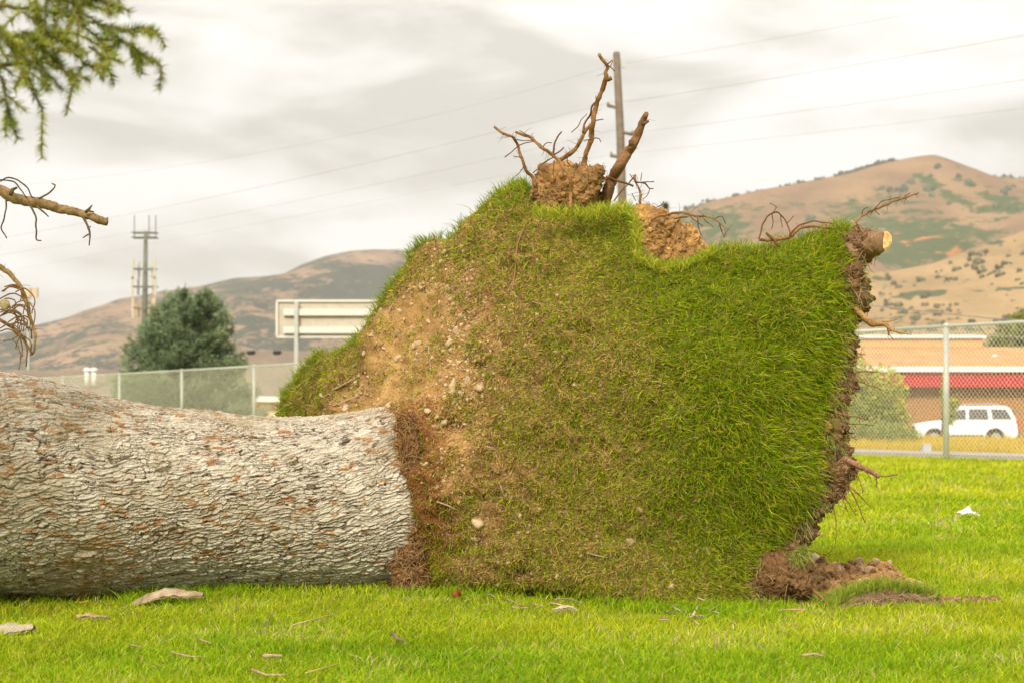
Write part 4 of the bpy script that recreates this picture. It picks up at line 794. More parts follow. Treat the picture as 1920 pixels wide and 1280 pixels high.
# --- stones
def icos():
    t = (1 + 5**.5) / 2; v = np.array([(-1, t, 0), (1, t, 0), (-1, -t, 0), (1, -t, 0), (0, -1, t), (0, 1, t), (0, -1, -t), (0, 1, -t), (t, 0, -1), (t, 0, 1), (-t, 0, -1), (-t, 0, 1)], float); v /= np.linalg.norm(v[0])
    f = [(0, 11, 5), (0, 5, 1), (0, 1, 7), (0, 7, 10), (0, 10, 11), (1, 5, 9), (5, 11, 4), (11, 10, 2), (10, 7, 6), (7, 1, 8), (3, 9, 4), (3, 4, 2), (3, 2, 6), (3, 6, 8), (3, 8, 9), (4, 9, 5), (2, 4, 11), (6, 2, 10), (8, 6, 7), (9, 8, 1)]
    out_ = []
    def sub(v, f):
        v = list(map(tuple, v)); c = {}; nf = []
        def m(a, b):
            k = (min(a, b), max(a, b))
            if k not in c:
                q = (np.array(v[a]) + np.array(v[b])) / 2; v.append(tuple(q / np.linalg.norm(q))); c[k] = len(v) - 1
            return c[k]
        for a, b, d in f: x, y, z = m(a, b), m(b, d), m(d, a); nf += [(a, x, z), (b, y, x), (d, z, y), (x, y, z)]
        return np.array(v), nf
    r = [(v, np.array(f))]; v1, f1_ = sub(v, f); r.append((v1, np.array(f1_))); v2, f2_ = sub(v1, f1_); r.append((v2, np.array(f2_))); return r
ICO = icos()
def stone(mb, c, size, ax, seed, lvl=2, col=(.55, .45, .3)):
    v, f = ICO[lvl]; g = np.random.default_rng(seed); Q, _ = np.linalg.qr(g.normal(size=(3, 3))); d = v * (1 + .75 * (vn(v * 1.5 + seed, seed)[:, None] - .5) + .25 * (vn(v * 3 + seed, seed + 1)[:, None] - .5))
    w = (d * np.array(ax) * size) @ Q.T + np.asarray(c); mb.add(w, f, col)
def surf(px, py, off=0.):
    k = np.argmin((fx - px)**2 + (fy - py)**2); return cent[k] + fnrm[k] * off
stones = [(853, 728, 13), (903, 729, 10), (842, 560, 9), (852, 620, 9), (840, 644, 9), (742, 666, 8), (786, 646, 9), (790, 668, 7), (788, 646, 7), (712, 652, 5), (750, 585, 6), (740, 625, 8), (778, 757, 0), (648, 762, 10), (662, 714, 9), (605, 705, 0), (615, 745, 7), (893, 980, 14), (790, 905, 6), (862, 592, 7), (870, 612, 7), (836, 722, 6), (868, 740, 8), (835, 748, 6), (878, 713, 9), (985, 653, 8), (1045, 660, 6), (1056, 618, 5), (1072, 718, 6), (1205, 955, 8), (1181, 1012, 9), (978, 966, 6), (946, 764, 5), (922, 838, 7), (928, 770, 4), (1000, 850, 4), (890, 1010, 7), (960, 930, 5), (771, 820, 8), (768, 850, 9), (800, 870, 6), (806, 770, 7), (819, 783, 6), (832, 790, 9), (820, 800, 8), (688, 742, 0), (700, 700, 4), (734, 780 - 20, 9), (720, 690, 5), (760, 700, 5), (690, 665, 6), (770, 610, 5), (800, 600, 6), (815, 540, 6), (832, 472, 8), (826, 486, 5), (900, 560, 5), (1010, 590, 5), (1190, 820, 4), (1100, 830, 4), (868, 470, 5), (745, 730, 6), (1393, 880, 5), (1130, 950, 5), (935, 1090, 6), (1000, 1075, 6), (860, 680, 7), (850, 658, 6), (700, 630, 6), (1258, 1098, 6), (1375, 1075, 5)]
for k, (px, py, r) in enumerate(stones):
    if r == 0: continue
    g = np.random.default_rng(k); mb = MB(); c = mixc((.33, .215, .11), (.54, .41, .25), g.random(1))[0]
    stone(mb, surf(px, py, -r * .0002), r * .00195, (1.3, .9, .7), k, 2, c); mb.build('stone', M['stone'], tree, True)
wgt = vis * notrim * (1 - sstep(.1, .45, ftz)) * (.3 + 1.6 * sstep(.45, .6, patch2)) + vis * .06 * (ftz < .6)
rs_ = (fx > np.interp(fy, TR[:, 1], TR[:, 0]) - 26) & (fy > 420)
p, nn, gx, gy, tz_ = scat(rs_.astype(float), 1500); mb = MB()
for k in range(len(p)): stone(mb, p[k], .003 + .009 * rng.random()**2.2, (1.1, 1, .9), k + 7000, 1, mixc((.09, .05, .025), (.36, .21, .10), rng.random(1))[0])
tag(mb.build('soil_crumbs', M['soil'], tree), None, None, kind='stuff')
p, nn, gx, gy, tz_ = scat(wgt, 3600); mb = MB()
for k in range(len(p)): stone(mb, p[k] + nn[k] * .001, .0018 + .0062 * rng.random()**4, (1.2, 1, .8), k + 500, 0 if k % 4 else 1, mixc((.26, .16, .07), (.62, .45, .26), rng.random(1))[0])
tag(mb.build('gravel', M['stone'], tree), None, None, kind='stuff')

# --- soil clumps on the top edge and the right-hand foot
def clump(name, poly, depth_c, Tk, seed, cA=(.25, .13, .05), cB=(.58, .34, .135), h=2.2, parent=tree, slope=0., amp=2.5, fibre=260, big=.10, rr=.10, fcol=((.30, .17, .09), (.62, .45, .25))):
    dv_ = lambda x, y: depth_c + slope * (y - np.mean([p_[1] for p_ in poly])) / 100
    V, Fq, nf_, vx, vy, vs, nfr = slab(poly, dv_, h, rr, 45, Tk, 60, seed=seed, amp=amp); Nn = vnormals(V, Fq); q = V * 1.
    w = fbm(q * 12, 3, seed + 1); cl = np.abs(fbm(q * 26 + w[:, None] * 3, 4, seed + 2) - .5) * 2; cl2 = np.abs(fbm(q * 75, 3, seed + 3) - .5) * 2
    cl3 = fbm(q * 190, 2, seed + 6) - .5; V = V + Nn * (big * .8 * (fbm(q * 8, 3, seed + 4) - .5) + .040 * (.35 - cl) * (fbm(q * 11, 2, seed + 8) * 1.6 - .2) + .050 * (fbm(q * 32, 4, seed + 9, .6) - .5) + .010 * (.3 - cl2) + .008 * cl3)[:, None]
    c = mixc(cA, cB, np.clip(fbm(q * 10, 3, seed + 5) * .9 + cl * .9 - .25, 0, 1)); pit = sstep(.45, .75, fbm(q * 20, 3, seed + 12)) * .6; c = c * (1 - pit[:, None]) + np.array((.14, .08, .045)) * pit[:, None]
    MB().add(V, Fq, c).build(name, M['soil'], parent, False)
    mbc = MB(); kk = rng.choice(nfr, 110)
    for a_ in kk: stone(mbc, V[a_], .003 + .011 * rng.random()**2.5, (1.1, 1, .9), int(a_), 1, c[a_] * rng.uniform(.75, 1.3))
    mbc.build('soil_crumbs', M['soil'], parent)['kind'] = 'stuff'
    mb = MB()
    for a_ in rng.choice(nfr, 16 + fibre // 7):      # fine roots draped over the clod
        b_ = V[a_] + Nn[a_] * .004; d_ = np.cross(Nn[a_], rng.normal(size=3)); d_ /= np.linalg.norm(d_) + 1e-9; l_ = rng.uniform(.02, .07); e_ = Nn[a_]
        mb.tube([b_, b_ + d_ * l_ * .35 + e_ * .008, b_ + d_ * l_ * .7 + e_ * .006 + [0, 0, -.006], b_ + d_ * l_ + e_ * .012 + [0, 0, -.014]], [.0013, .0012, .0010, .0005], 4, mixc((.22, .11, .05), (.55, .38, .20), rng.random(1))[0], cap=False)
    k = rng.choice(nfr, fibre); n = fibre
    p = V[k]; dd_ = rng.normal(size=(n, 3)) + Nn[k]; Ln = rng.uniform(.01, .035, n); c = mixc(*fcol, rng.random(n))
    blades(mb, p, dd_, Ln, .0019, rng.normal(0, .3, (n, 3)) * Ln[:, None], c, c); tag(mb.build('root_hair', M['blade'], parent), None, None, kind='stuff')
clump('soil_clump', [(998, 350), (1008, 334), (1030, 312), (1050, 306), (1066, 306), (1078, 318), (1092, 310), (1102, 303), (1120, 305), (1136, 304), (1137, 330), (1130, 350), (1122, 380), (1118, 400), (1060, 412), (1008, 405)], 6.54, .3, 101, fibre=420)
clump('soil_clump', [(1180, 392), (1192, 384), (1212, 382), (1242, 392), (1272, 406), (1296, 428), (1318, 448), (1332, 462), (1322, 482), (1290, 512), (1230, 516), (1192, 495)], 6.46, .3, 102, cA=(.32, .17, .06), cB=(.72, .43, .16), fibre=380)
clump('soil_clump', [(1430, 1060), (1470, 1045), (1500, 1050), (1518, 1078), (1530, 1100), (1522, 1128), (1480, 1138), (1440, 1140), (1422, 1120), (1420, 1085)], 5.86, .3, 103, rr=.16, fibre=70, cA=(.09, .045, .02), cB=(.34, .19, .08), fcol=((.20, .11, .05), (.50, .34, .15)))
clump('soil_clump', [(1556, 850), (1580, 838), (1598, 856), (1606, 872), (1594, 902), (1580, 930), (1558, 948), (1544, 940), (1550, 890)], 6.03, .2, 104, cA=(.11, .06, .03), cB=(.31, .18, .085))
clump('soil_clump', [(1592, 500), (1614, 492), (1626, 512), (1620, 532), (1632, 556), (1622, 586), (1606, 602), (1592, 580), (1594, 540)], 6.08, .2, 105, cA=(.11, .06, .03), cB=(.30, .175, .085))
clump('soil_clump', [(1560, 780), (1586, 700), (1600, 676), (1608, 700), (1598, 745), (1588, 790), (1590, 842), (1560, 860), (1552, 820)], 6.06, .2, 106, cA=(.10, .055, .03), cB=(.28, .16, .08))
clump('soil_clump', [(1500, 1000), (1530, 960), (1552, 950), (1540, 975), (1522, 1010), (1506, 1050), (1484, 1056), (1480, 1030)], 6.02, .2, 107, cA=(.10, .055, .03), cB=(.28, .16, .08))

clump('soil_clump', [(1600, 430), (1612, 424), (1622, 430), (1634, 424), (1648, 430), (1654, 446), (1652, 466), (1640, 480), (1624, 492), (1612, 504), (1598, 490), (1596, 455)], 6.16, .06, 108, cA=(.16, .09, .05), cB=(.38, .23, .13), big=.03)
clump('soil_clump', [(742, 1106), (738, 1070), (748, 1030), (764, 1000), (768, 965), (756, 930), (752, 890), (742, 850), (748, 815), (738, 782), (752, 768), (778, 775), (800, 800), (806, 860), (812, 930), (805, 1000), (792, 1050), (780, 1108)], 6.385, .02, 109, cA=(.22, .11, .04), cB=(.50, .29, .12), fibre=3600, big=.02, amp=6, rr=.03, fcol=((.22, .09, .03), (.58, .32, .12)))
mb = MB()
for pl_, Yf_, n_ in (([(1004, 392), (1030, 402), (1065, 396), (1100, 400), (1140, 392), (1185, 388)], 6.36, 900), ([(1188, 400), (1194, 440), (1200, 486), (1238, 502), (1280, 502), (1322, 478), (1345, 466)], 6.26, 1100)):
    pl_ = np.array(pl_, float); t_ = rng.random(n_) * (len(pl_) - 1); xx = np.interp(t_, np.arange(len(pl_)), pl_[:, 0]) + rng.normal(0, 4, n_); yy_ = np.interp(t_, np.arange(len(pl_)), pl_[:, 1]) + rng.normal(4, 5, n_)
    o_ = PV(xx, yy_, Yf_ + rng.normal(0, .03, n_)); L_ = rng.uniform(.015, .055, n_) * (.5 + fbm(o_ * 30, 2, 98)); t_ = rng.random(n_)**1.3; cw = mixc((.22, .38, .01), (.80, .66, .08), t_)
    blades(mb, o_, np.stack([rng.normal(.05, .45, n_), rng.normal(-.2, .3, n_), rng.uniform(.3, 1.2, n_)], -1), L_, .0022, np.stack([rng.normal(0, .2, n_), 0 * t_, -.2 * rng.random(n_)], -1) * L_[:, None], cw * .6, cw)
tag(mb.build('grass_fringe', M['blade'], tree), None, None, kind='stuff')
# --- roots
RA, RB = (.20, .095, .035), (.38, .20, .075)
def wiggle(pts, Y, seed, jit=1.0, step=5):
    p = np.array([q[:2] for q in pts], float); r = np.array([q[2] for q in pts], float); seg = np.concatenate([[0], np.cumsum(np.hypot(*np.diff(p, axis=0).T))]); n = max(3, int(seg[-1] / step)); t = np.linspace(0, seg[-1], n)
    def cat(yv):      # smooth interpolation
        m = np.gradient(yv, seg); i = np.clip(np.searchsorted(seg, t) - 1, 0, len(seg) - 2); hh = seg[i + 1] - seg[i]; s = (t - seg[i]) / hh
        return (2 * s**3 - 3 * s**2 + 1) * yv[i] + (s**3 - 2 * s**2 + s) * hh * m[i] + (-2 * s**3 + 3 * s**2) * yv[i + 1] + (s**3 - s**2) * hh * m[i + 1]
    x, y = cat(p[:, 0]), cat(p[:, 1]); rr = np.interp(t, seg, r); q = np.stack([t / 14, 0 * t + seed, 0 * t], -1)
    x = x + (fbm(q, 2, seed) - .5) * 4 * jit; y = y + (fbm(q + 5, 2, seed) - .5) * 4 * jit
    Yv = (np.interp(t, seg, np.linspace(Y[0], Y[1], len(seg))) if isinstance(Y, tuple) else Y + 0 * t) + (fbm(q * .5, 2, seed + 7) - .5) * .08
    return PV(x, y, Yv), rr / F * 6.3
def root(pts, Y, seed, subs=(), name='root', m='root', cA=RA, cB=RB, hairs=30, parent=tree, n=9, noise=.35, label=None):
    mb = MB(); V_, r_ = wiggle(pts, Y, seed); cm = mixc(cA, cB, fbm(V_ * 30, 2, seed)); cm = np.repeat(cm, n, 0)
    mb.tube(V_, r_, n, cm, noise=noise * 1.3, seed=seed, nf=130)
    for k, (sp, *rest) in enumerate(subs):
        Ys = rest[0] if rest else (Y[1] if isinstance(Y, tuple) else Y); W_, s_ = wiggle(sp, Ys, seed + 50 + k); mb.tube(W_, s_, 6, np.array(cA) * .9, noise=.25, seed=k, nf=120)
    g = np.random.default_rng(seed)
    for k in range(hairs):
        i_ = g.integers(1, len(V_) - 1); d_ = g.normal(size=3) * [1, .6, 1]; d_ /= np.linalg.norm(d_); l = g.uniform(.012, .04); b = V_[i_]; d2 = d_ + g.normal(0, .6, 3)
        mb.tube([b, b + d_ * l * .5, b + d_ * l * .5 + d2 * l * .4], [.0009, .0007, .0004], 4, np.array(cA) * .8, cap=False)
    o = mb.build(name, M[m], parent, True)
    if label: o['label'] = label
    return o
root([(1094, 340, 7), (1096, 312, 6), (1097, 294, 5), (1106, 272, 5), (1111, 233, 5.5), (1116, 209, 5), (1127, 174, 4.5), (1135, 153, 5), (1138, 145, 4.6), (1136, 138, 3.6), (1139, 128, 3.4), (1134, 118, 3.4), (1126, 109, 3), (1123, 102, 4)], (6.66, 6.5), 1,
     [([(1137, 151, 3.6), (1147, 145, 3.8)],), ([(1137, 122, 1.4), (1145, 116, 1.2), (1149, 112, 1)],), ([(1139, 124, 1.2), (1147, 129, 1), (1153, 134, .8)],), ([(1149, 115, .8), (1143, 125, .7)],), ([(1117, 226, 1.2), (1131, 225, .9)],), ([(1110, 262, 1.3), (1122, 259, 1.1), (1127, 266, .8)],), ([(1110, 262, 1.2), (1096, 263, 1)],)], label='tallest upright root at the top of the root plate')
root([(1052, 300, 4.5), (1066, 291, 4), (1077, 282, 4), (1090, 262, 3.5), (1096, 248, 3), (1107, 234, 3.4)], 6.53, 2, [([(1094, 250, 2.6), (1096, 233, 2), (1106, 217, 2), (1110, 201, 1.8), (1118, 189, 1.8)],), ([(1071, 250, .9), (1088, 232, 1), (1092, 222, .8), (1099, 214, .8)],), ([(1118, 189, 1), (1116, 180, .8)],), ([(1066, 292, 1.2), (1062, 304, 1), (1070, 312, .8)],)])
root([(1003, 350, 4.4), (997, 331, 4), (986, 318, 3.2), (980, 299, 2.9), (973, 280, 2.7), (962, 258, 2.7), (941, 249, 2.4), (926, 239, 2.6)], (6.55, 6.5), 3, [([(962, 262, 1.1), (978, 264, 1), (1000, 264, .8)],), ([(946, 295, 1), (962, 282, 1), (978, 270, 1), (1000, 266, 1)],), ([(978, 296, 1), (962, 294, .8)],), ([(984, 312, .9), (968, 330, .7)],)])
root([(966, 247, 2.6), (986, 255, 3), (1000, 261, 3), (1018, 278, 3.2), (1037, 291, 3.2), (1053, 310, 3.6), (1066, 328, 3.6), (1071, 350, 3.6), (1070, 373, 3.2), (1069, 391, 2.6)], (6.45, 6.32), 4, [([(1037, 292, 1.8), (1038, 273, 1.7), (1047, 254, 1.5), (1053, 247, 1.3)], 6.42), ([(1038, 290, 1.5), (1048, 286, 1.4), (1057, 278, 1.2)], 6.42), ([(1000, 326, 1.1), (1018, 307, 1.3), (1037, 295, 1.3)], 6.44), ([(1018, 278, 1.1), (1024, 268, 1), (1035, 268, .8)], 6.42), ([(998, 260, 1), (985, 250, .9), (975, 246, .7)], 6.45), ([(1040, 300, 1), (1037, 320, .9), (1040, 345, .8)], 6.42)])
root([(1122, 415, 14), (1132, 380, 13), (1140, 355, 12), (1150, 332, 11), (1162, 310, 10.5), (1176, 288, 10), (1188, 270, 8.5), (1198, 243, 7.5), (1206, 226, 6.5), (1211, 212, 5)], (6.72, 6.45), 5, [([(1184, 274, 5), (1182, 264, 4)],), ([(1205, 235, 4), (1215, 227, 2.5)],)], cA=(.17, .085, .045), cB=(.33, .18, .09), hairs=26, n=16, noise=.3, label='thickest upright root, bent to the right at its tip')
root([(1199, 400, 2.6), (1200, 380, 2.4), (1200, 360, 2.2), (1191, 342, 2.2), (1188, 328, 2)], 6.6, 6, [([(1191, 342, 1.6), (1205, 343, 1.5), (1213, 345, 1.5), (1217, 352, 1.3), (1224, 355, 1.1)],), ([(1197, 343, 1.2), (1213, 341, 1.1), (1227, 341, 1)],), ([(1150, 378, 1.2), (1170, 355, 1.4), (1193, 327, 1.4)],), ([(1138, 330, 2.2), (1150, 338, 2.2), (1168, 343, 2.2), (1187, 350, 2)],), ([(1218, 353, 1), (1214, 366, .8), (1206, 374, .7)],), ([(1184, 364, .9), (1192, 376, .8)],), ([(1201, 340, 1), (1204, 323, .7)],), ([(1191, 342, 1), (1180, 328, .8)],)])
root([(1222, 412, 2), (1240, 404, 2.2), (1256, 401, 2.3), (1285, 400, 2.3), (1311, 405, 2), (1336, 408, 1.8), (1346, 416, 1.6), (1359, 428, 1.4), (1361, 442, 1)], (6.33, 6.25), 7, [([(1309, 404, 1.3), (1309, 422, 1.2), (1315, 442, .9)],), ([(1290, 402, 1.1), (1305, 414, 1), (1318, 425, .8)],), ([(1265, 409, 1.7), (1289, 408, 1.4)],), ([(1340, 410, 1), (1352, 406, .9), (1360, 420, .7)],), ([(1315, 407, .9), (1337, 425, .7)],), ([(1348, 418, 1), (1354, 434, 1), (1360, 445, .8)],), ([(1232, 390, 1), (1242, 384, 1.2), (1244, 379, .8)], 6.35)])
root([(1424, 449, 2.6), (1440, 450, 3), (1464, 448, 3.2), (1481, 443, 3.2), (1498, 430, 2.6), (1515, 425, 2.4), (1537, 427, 2), (1566, 429, 1.4)], 6.22, 8, [([(1480, 443, 2), (1488, 433, 1.6), (1501, 423, 1.4), (1532, 415, 1.2), (1562, 421, 1)],), ([(1424, 446, 1.3), (1431, 420, 1.5), (1447, 401, 1.5), (1456, 398, 1.4), (1470, 409, 1.3), (1478, 426, 1.3), (1483, 443, 1.3)],), ([(1447, 401, 1.1), (1455, 389, .9), (1443, 382, .8)],), ([(1436, 438, 2.6), (1448, 446, 2.6), (1461, 462, 2)],), ([(1447, 402, .9), (1450, 418, .8), (1448, 430, .7)],), ([(1463, 403, .9), (1466, 428, .7)],), ([(1474, 418, .8), (1488, 405, .7)],)])
root([(1604, 419, 2.2), (1612, 408, 2.2), (1626, 398, 2.2), (1645, 390, 2), (1665, 383, 1.9), (1685, 375, 1.8), (1703, 368, 1.7), (1722, 363, 1.4)], 6.2, 9, [([(1640, 391, 1), (1655, 378, .9), (1670, 375, .8), (1687, 371, .7)],), ([(1638, 393, 1), (1648, 404, .8)],), ([(1615, 404, 1), (1620, 390, .9), (1627, 388, .8)],), ([(1684, 375, 1), (1708, 362, .9)],)])
# thick sawn root stub on the upper right
root([(1592, 478, 24), (1610, 470, 22), (1630, 462, 21), (1652, 453, 19)], (6.22, 6.16), 10, [], cA=(.20, .11, .06), cB=(.36, .22, .12), hairs=30, n=30, noise=.22, label='thick sawn-off root stub with a pale cut face')
e0 = np.array(P(1655, 452, 6.16)); ax_ = np.array(P(1664, 449, 6.13)) - e0; mb = MB(); q_ = ax_ / np.linalg.norm(ax_)
mb.tube([e0 - q_ * .01, e0 + q_ * .010, e0 + q_ * .014, e0 + q_ * .015], [.030, .032, .024, .010], 24, noise=.5, nf=60); mb.build('cut_face', M['wood'], tree)
root([(1600, 575, 5), (1611, 586, 5.5), (1622, 598, 6.5), (1638, 606, 6.5), (1655, 608, 5), (1671, 616, 3.2), (1689, 623, 2.2), (1704, 626, 1)], 6.12, 11, [([(1662, 611, 1.3), (1668, 628, 1), (1676, 636, .7)],), ([(1655, 604, 1), (1684, 599, .8)],), ([(1668, 617, 1.2), (1664, 634, .8)],)], cA=(.34, .19, .08), cB=(.56, .33, .13), hairs=26)
root([(1582, 858, 6), (1596, 866, 5.5), (1614, 876, 5), (1633, 883, 4.4), (1648, 894, 3.4)], 6.05, 12, [([(1646, 891, 1.4), (1660, 892, 1.1), (1683, 889, 1)],), ([(1643, 888, .9), (1643, 915, .8)],), ([(1620, 880, .8), (1632, 897, .7)],)], cA=(.28, .14, .09), cB=(.42, .23, .15))
thin = [[(1600, 698, 1.6), (1620, 696, 1.4), (1645, 696, 1.1)], [(1600, 710, 1.4), (1633, 723, 1.2), (1657, 731, .9)], [(1565, 774, 1.6), (1600, 780, 1.4), (1628, 786, 1)], [(1580, 794, 1), (1610, 795, 1), (1638, 796, .8)], [(1582, 902, 1.5), (1608, 924, 1.3), (1633, 948, .9)], [(1592, 912, 1.3), (1605, 938, 1.2), (1612, 955, 1.1), (1622, 980, .9)], [(1575, 925, 1), (1582, 942, .9), (1590, 960, .7)], [(1578, 925, 1), (1592, 945, .9), (1605, 965, .8)], [(1562, 945, 1.1), (1568, 977, 1.1), (1567, 1017, .9)], [(1596, 880, 1), (1612, 900, 1), (1618, 922, .7)], [(1595, 720, 1.1), (1603, 735, 1), (1608, 744, .7)], [(1510, 1030, 1.1), (1530, 1033, 1), (1545, 1038, 1), (1560, 1032, .8)], [(1604, 660, .8), (1622, 664, .7)], [(1590, 812, 1), (1606, 824, .8)], [(1596, 678, .9), (1612, 668, .7), (1622, 672, .6)], [(1575, 880, .9), (1590, 905, .8), (1588, 930, .7)]]
for k, pts in enumerate(thin): root(pts, 6.06, 20 + k, hairs=5, name='rootlet', n=6)
root([(1519, 1100, 3), (1540, 1120, 2.8), (1564, 1142, 2)], (5.98, 5.85), 40, hairs=4)
# root lying over the face
vp = [(1047, 383), (1017, 399), (990, 429), (971, 461), (962, 507), (955, 540), (952, 580)]
mb = MB(); mb.tube([surf(a, b, .012) for a, b in vp], [.003, .003, .0028, .0028, .0026, .0024, .0016], 6, np.array((.36, .19, .09)), noise=.2); mb.build('rootlet', M['root'], tree, True)
# litter sticks on the face
for k, (a, b, r) in enumerate([((813, 655), (817, 700), .0034), ((610, 745), (665, 705), .003), ((618, 768), (672, 738), .003), ((820, 935), (862, 955), .003), ((825, 595), (845, 615), .0022), ((740, 575), (732, 590), .003), ((1325, 1025), (1338, 1050), .0026), ((1338, 1052), (1365, 1042), .0026), ((1105, 1035), (1145, 1042), .0026), ((1075, 1100), (1108, 1078), .003), ((1045, 1105), (1072, 1108), .003), ((1325, 1128), (1362, 1120), .0036), ((1118, 640), (1112, 660), .002), ((995, 565), (1020, 570), .002), ((1240, 1055), (1256, 1070), .0022), ((1310, 1118), (1328, 1128), .003), ((1300, 1160), (1312, 1145), .0035), ((940, 905), (952, 935), .002), ((700, 620), (725, 585), .0024)]):
    A_, B_ = surf(*a, .008), surf(*b, .008); m_ = (A_ + B_) / 2 + rng.normal(0, .004, 3)
    MB().tube([A_, m_, B_], [r, r * .9, r * .6], 6, np.array((.50, .36, .24)) * rng.uniform(.7, 1.15), noise=.2).build('twig', M['root'], tree, True)

# --- dead branches rising from the trunk beyond the left edge and drooping into view
BA, BB = (.15, .10, .05), (.40, .26, .12)
root([(-420, 720, 15), (-330, 560, 13), (-220, 400, 12), (-100, 345, 11), (0, 356, 10), (20, 368, 9), (50, 377, 8.5), (77, 381, 8.5), (118, 392, 7.5), (155, 401, 6.8), (201, 417, 6.5)], (5.7, 5.6), 60,
     [([(74, 374, 1.8), (91, 364, 1.6), (101, 354, 1.4), (104, 348, 1.3), (97, 344, 1.2)],), ([(2, 340, 1.4), (14, 334, 1.4), (30, 338, 1.3), (48, 350, 1.3), (62, 372, 1.2)],), ([(0, 336, 1.2), (25, 342, 1.3), (40, 356, 1.2), (50, 372, 1.1)],), ([(12, 374, 1.6), (10, 404, 1.4), (3, 426, 1.3), (13, 446, 1)],), ([(55, 385, 1.8), (64, 400, 1.6), (68, 430, 1.5), (69, 451, 1.3), (77, 451, 1)],), ([(155, 405, 2.4), (163, 420, 2), (169, 436, 1.8), (167, 460, 1)],), ([(155, 445, 1), (163, 441, 1.3), (169, 439, 1.3)],), ([(160, 398, 3), (170, 390, 2), (174, 386, 1)],), ([(158, 398, 2), (168, 396, 2), (177, 398, 1)],), ([(70, 388, 2), (80, 396, 1.6), (92, 406, 1)],), ([(20, 366, 3.5), (27, 353, 3), (32, 352, 2)],), ([(165, 430, 1), (171, 425, .8)],)],
     name='branch', cA=BA, cB=BB, hairs=22, n=16, noise=.30, label='bare broken branch stub entering from the left edge')
subs = [([(0, 599, 3), (24, 616, 3), (44, 636, 2.6), (60, 663, 2)],), ([(50, 648, 1.6), (49, 686, 1.2)],), ([(56, 650, 1.5), (60, 664, 1.8)],)]
gq = np.random.default_rng(8)
for k in range(24):
    a0 = gq.uniform(-8, 30); b0 = gq.uniform(535, 640); w_ = gq.uniform(25, 48); h_ = gq.uniform(-18, 18); s = gq.uniform(18, 48)
    subs.append(([(a0, b0, 1.1), (a0 + w_ * .5, b0 + h_ * .4 - 7, 1.2), (min(a0 + w_, 66), b0 + h_ + 8, 1.1), (min(a0 + w_ + gq.uniform(-6, 5), 68), b0 + h_ + s, .9)], 5.6 + gq.normal(0, .06)))
root([(-520, 740, 12), (-400, 600, 10), (-250, 480, 8), (-100, 460, 6), (0, 500, 4.5), (17, 512, 4), (34, 532, 3.6), (47, 559, 3.4), (54, 586, 3), (62, 612, 2.6), (66, 640, 2), (62, 662, 1.6)], 5.6, 61, subs, name='branch', cA=(.26, .15, .06), cB=(.44, .29, .13), hairs=40, n=10, label='drooping tangle of bare curled twigs at the left edge')
cone = MB(); stone(cone, P(8, 571, 5.6), .016, (1.2, 1, .8), 3, 2, (.40, .32, .16)); cone.build('cone', M['stone'], tree, True)

#@@LITTER
# ------------------------------------------------------------------ loose soil and turf flap at the foot of the plate
def mound(name, cx, cy, rx, ry, hgt, label, seed, cA, cB, n=120, cat='soil heap'):
    X, Y_ = np.meshgrid(np.linspace(-1, 1, n), np.linspace(-1, 1, n)); r = np.hypot(X, Y_); q = np.stack([X * rx, Y_ * ry, 0 * X + seed], -1).reshape(-1, 3)
    a = fbm(q * 7, 3, seed).reshape(X.shape); b = np.abs(fbm(q * 30, 4, seed + 1) - .5).reshape(X.shape) * 2; c = np.abs(fbm(q * 80, 3, seed + 2) - .5).reshape(X.shape) * 2
    e = 1 - sstep(.35, 1, r * (1.25 - .5 * a)); Z = hgt * e * (.5 + a) + e * (.026 * (b - .2) + .012 * c) - .012
    col = mixc(cA, cB, np.clip(a.ravel() * .8 + b.ravel() * .9 - .2, 0, 1)); i = np.arange(n - 1)[:, None] * n; j = np.arange(n - 1)[None]; f_ = np.stack([i + j, i + j + 1, i + n + j + 1, i + n + j], -1)
    keep = (r[:-1, :-1] < 1); Vv = np.stack([X * rx + cx, Y_ * ry + cy, Z + gz(cx, cy)], -1)
    o = MB().add(Vv.reshape(-1, 3), f_[keep], col).build(name, M['soil'], None, False); tag(o, label, cat); return Vv, Z
cA_, cB_ = (.27, .145, .06), (.60, .37, .16)
Vm, Zm = mound('soil_heap', 1.30, 6.62, .40, .30, .10, 'heap of crumbly brown soil at the right foot of the root plate', 200, cA_, cB_)
heap = [(1212, 1, 0)]
gs = np.random.default_rng(5); mb = MB()
for k in range(700):
    i_, j_ = gs.integers(4, 116, 2)
    if Zm[i_, j_] < -.005: continue
    stone(mb, Vm[i_, j_] + [0, 0, .002], .003 + .014 * gs.random()**2.5, (1.1, 1, .9), k + 40, 1, np.array(mixc((.20, .105, .045), (.60, .38, .17), gs.random(1))[0]))
tag(mb.build('soil_crumbs', M['soil']), 'loose crumbs of earth on the soil heap', 'soil', kind='stuff')
for k in range(26):
    i_, j_ = gs.integers(15, 105, 2)
    if Zm[i_, j_] < .02: continue
    mb = MB(); r = gs.uniform(.008, .020); stone(mb, Vm[i_, j_] + [0, 0, r * .3], r, (1.3, 1, .8), k + 900, 2, mixc((.42, .29, .16), (.66, .52, .36), gs.random(1))[0])
    tag(mb.build('stone', M['stone'], None, True), 'pale stone lying on the brown soil heap', 'stone', 'stones on the soil heap')
